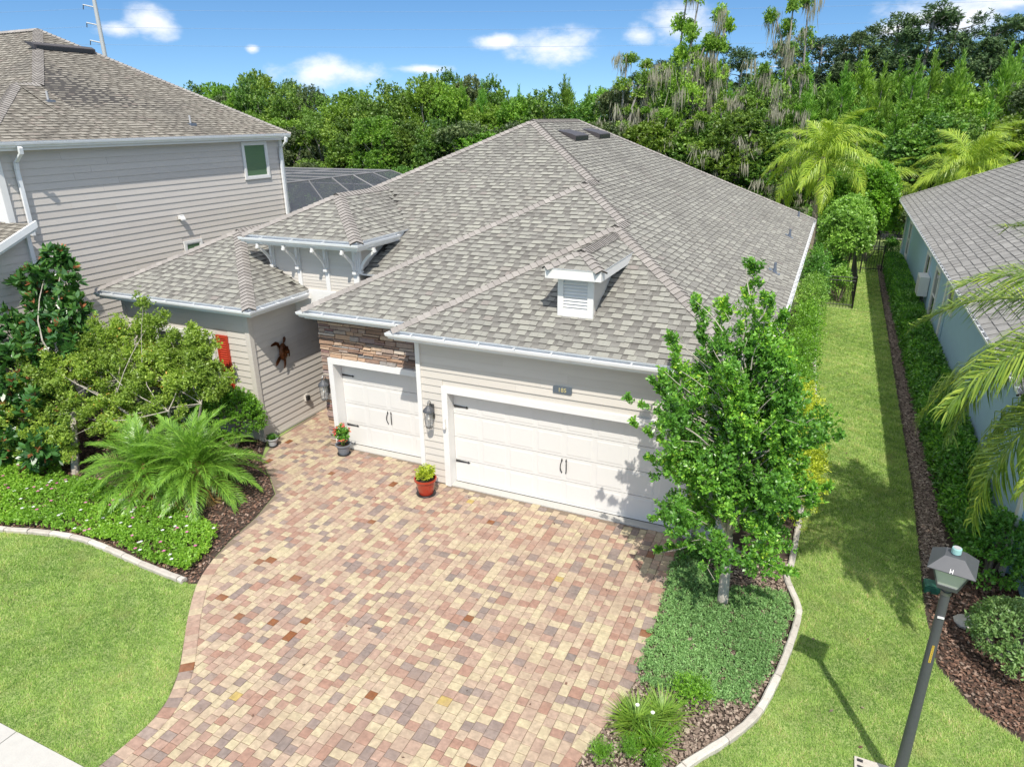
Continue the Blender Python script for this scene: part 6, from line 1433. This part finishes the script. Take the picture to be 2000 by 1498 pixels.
# yellow pole tags with dark digits, one under another, on the side facing the drive
dv = np.array([CAM_POS[0] - LB[0], CAM_POS[1] - LB[1]]); dv /= np.linalg.norm(dv); sv = np.array([-dv[1], dv[0]]); dv = dv * .97 + sv * .24; dv /= np.linalg.norm(dv); angz = math.atan2(dv[1], dv[0]) + math.pi / 2
for k, ch in enumerate('D244445'):
    z = 2.06 - k * .032; c = np.array([LB[0], LB[1]]) + dv * .0475; s2 = np.array([-dv[1], dv[0]])
    P = [(*(c + s2 * a), z + b) for a, b in ((-.011, -.014), (.011, -.014), (.011, .014), (-.011, .014))]
    tg = G().prism(P, (dv[0] * .002, dv[1] * .002, 0)).put('number_tag', M['yellow'], lp)
    text_obj(ch, .026, M['black'], lp, (*(c + dv * .0025), z), (math.pi / 2, 0, angz), .0004)
G().box(LB[0] - .03, LB[0] + .03, LB[1] - .056, LB[1] - .045, 2.42, 2.44).put('small_label', M['white'], lp)

# utility cover, green valve box, edging stone
uc = G().box(8.31, 8.80, -4.42, -3.88, -.04, .022).put('utility_cover', M['edging'], None, loc=(8.5, -4.1, 0)); setp(uc, 'square concrete utility cover set in the lawn at the lamp post', 'utility cover')
G().tube([(8.34, -3.93, .024), (8.40, -3.935, .024)], .018, 8).put('hand_hole', M['black'], uc); G().tube([(8.34, -4.02, .024), (8.45, -4.035, .024)], .014, 8).put('slot', M['black'], uc)
vb = G().box(9.36, 9.68, -.02, .22, -.02, .11).put('valve_box', M['green_box'], None, loc=(9.5, .1, 0)); setp(vb, 'green utility box lid between the lamp lantern and the hedge', 'utility box')
G().box(9.38, 9.66, .0, .20, .11, .125).put('lid', M['green_box'], vb)
fr = G().lathe((9.86, -.62, 0), [(.15, -.02), (.17, .04), (.11, .09), (.0, .10)], 9).put('garden_stone', M['edging'], None, loc=(9.86, -.62, 0)); setp(fr, 'pale rounded garden stone in the dark mulch beside the pittosporum', 'stone')
hb_ = thing('garden_hose', (-6.0, -2.05, 0), 'pale blue garden hose standing loop between the palms and the crape myrtle', 'hose')
G().tube([(-6.25 + .05 * math.sin(t * 3), -2.1 + .02 * t, .05 + .9 * math.sin(t * 1.5)) for t in np.linspace(0, 2, 12)], .016, 6).put('tube', M['blue'], hb_)

# black fences
def fence(name, pts, h, label, gap=.11, cat='fence'):
    root = thing(name, (*pts[0], 0), label, cat)
    for (x0, y0), (x1, y1) in zip(pts[:-1], pts[1:]):
        L = math.hypot(x1 - x0, y1 - y0); n = max(2, int(L / gap)); d = ((x1 - x0) / L, (y1 - y0) / L)
        for z in (.12, h - .16, h - .02): G().tube([(x0, y0, z), (x1, y1, z)], .018, 4).put('rail', M['black'], root)
        for k in range(n + 1):
            x, y = x0 + (x1 - x0) * k / n, y0 + (y1 - y0) * k / n; big = k in (0, n)
            G().tube([(x, y, -.02), (x, y, h + (.06 if big else 0))], .028 if big else .009, 4).put('post' if big else 'bar', M['black'], root)
    return root
fence('black_fence', [(7.22, 19.1), (8.40, 19.1), (8.40, 26.6), (8.78, 26.6)], 1.25, 'black metal fence round the planting at the rear corner of the main house')
fence('garden_gate', [(8.80, 27.3), (9.72, 27.3)], 1.25, 'closed black gate at the far end of the side lawn', cat='gate')
fence('rear_fence', [(9.76, 32.6), (13.0, 32.6)], 1.25, 'thin black fence crossing the back yard behind the blue house', .14)
cp = G().box(10.2, 16, 38.5, 46, -.02, .0).put('rear_path', M['concrete'], None, kind='structure')
bs = sheet('back_lawn', [(9, 29.2), (16, 29.2), (16, 38), (9, 38)], -.010, 'ground')
blades('back_lawn_grass', [(9.3, 29.4), (13, 29.4), (13, 33.9), (9.3, 33.9)], 5000, .05, -.01, .004, label='sunlit patch of back lawn seen through the black fence')

# power line: steel pole, arms and wires
tp = thing('transmission_pole', (-136.9, 100, 0), 'tall steel transmission pole with three side arms above the left house roof', 'pole')
G().tube([(-136.9, 100, 0), (-136.9, 100, 40)], [.52, .34], 12).put('pole', M['steel'], tp)
for k, z in enumerate((22.9, 26.2, 29.5)):
    G().tube([(-136.9, 100, z), (-139.4, 99.2, z + .55)], .14, 6).put('arm', M['steel'], tp); G().tube([(-139.4, 99.2, z + .5), (-139.6, 99.2, z - .3)], .10, 6).put('insulator', M['lampgrey'], tp)
    for nm, e_ in (('far', (60 + k * 2, 190 + k, z + .6)), ('near', (-330, 10, z + 3))):
        p0 = np.array((-139.5, 99.2, z - .2)); p1 = np.array(e_, float); pts = [p0 + (p1 - p0) * t - np.array([0, 0, 26 * t * (1 - t) * (.25 if nm == 'far' else .4)]) for t in np.linspace(0, 1, 24)]
        w = G().tube(pts, .024, 4).put('power_line', M['wire'], None, loc=tuple(p0)); setp(w, ('thin overhead wire crossing the sky to the right, ' if nm == 'far' else 'thin overhead wire leaving the picture to the left, ') + ('lowest of three', 'middle of three', 'topmost of three')[k], 'power line')
pts = [np.array((-5., 88, 12.9)) + np.array((50., 4, 4.3)) * t - np.array([0, 0, 2.2 * t * (1 - t)]) for t in np.linspace(0, 1, 16)]
w = G().tube(pts, .045, 5).put('power_line', M['wire_pale'], None, loc=tuple(pts[0])); setp(w, 'pale bright cable running above the dark pines at the upper right', 'power line')
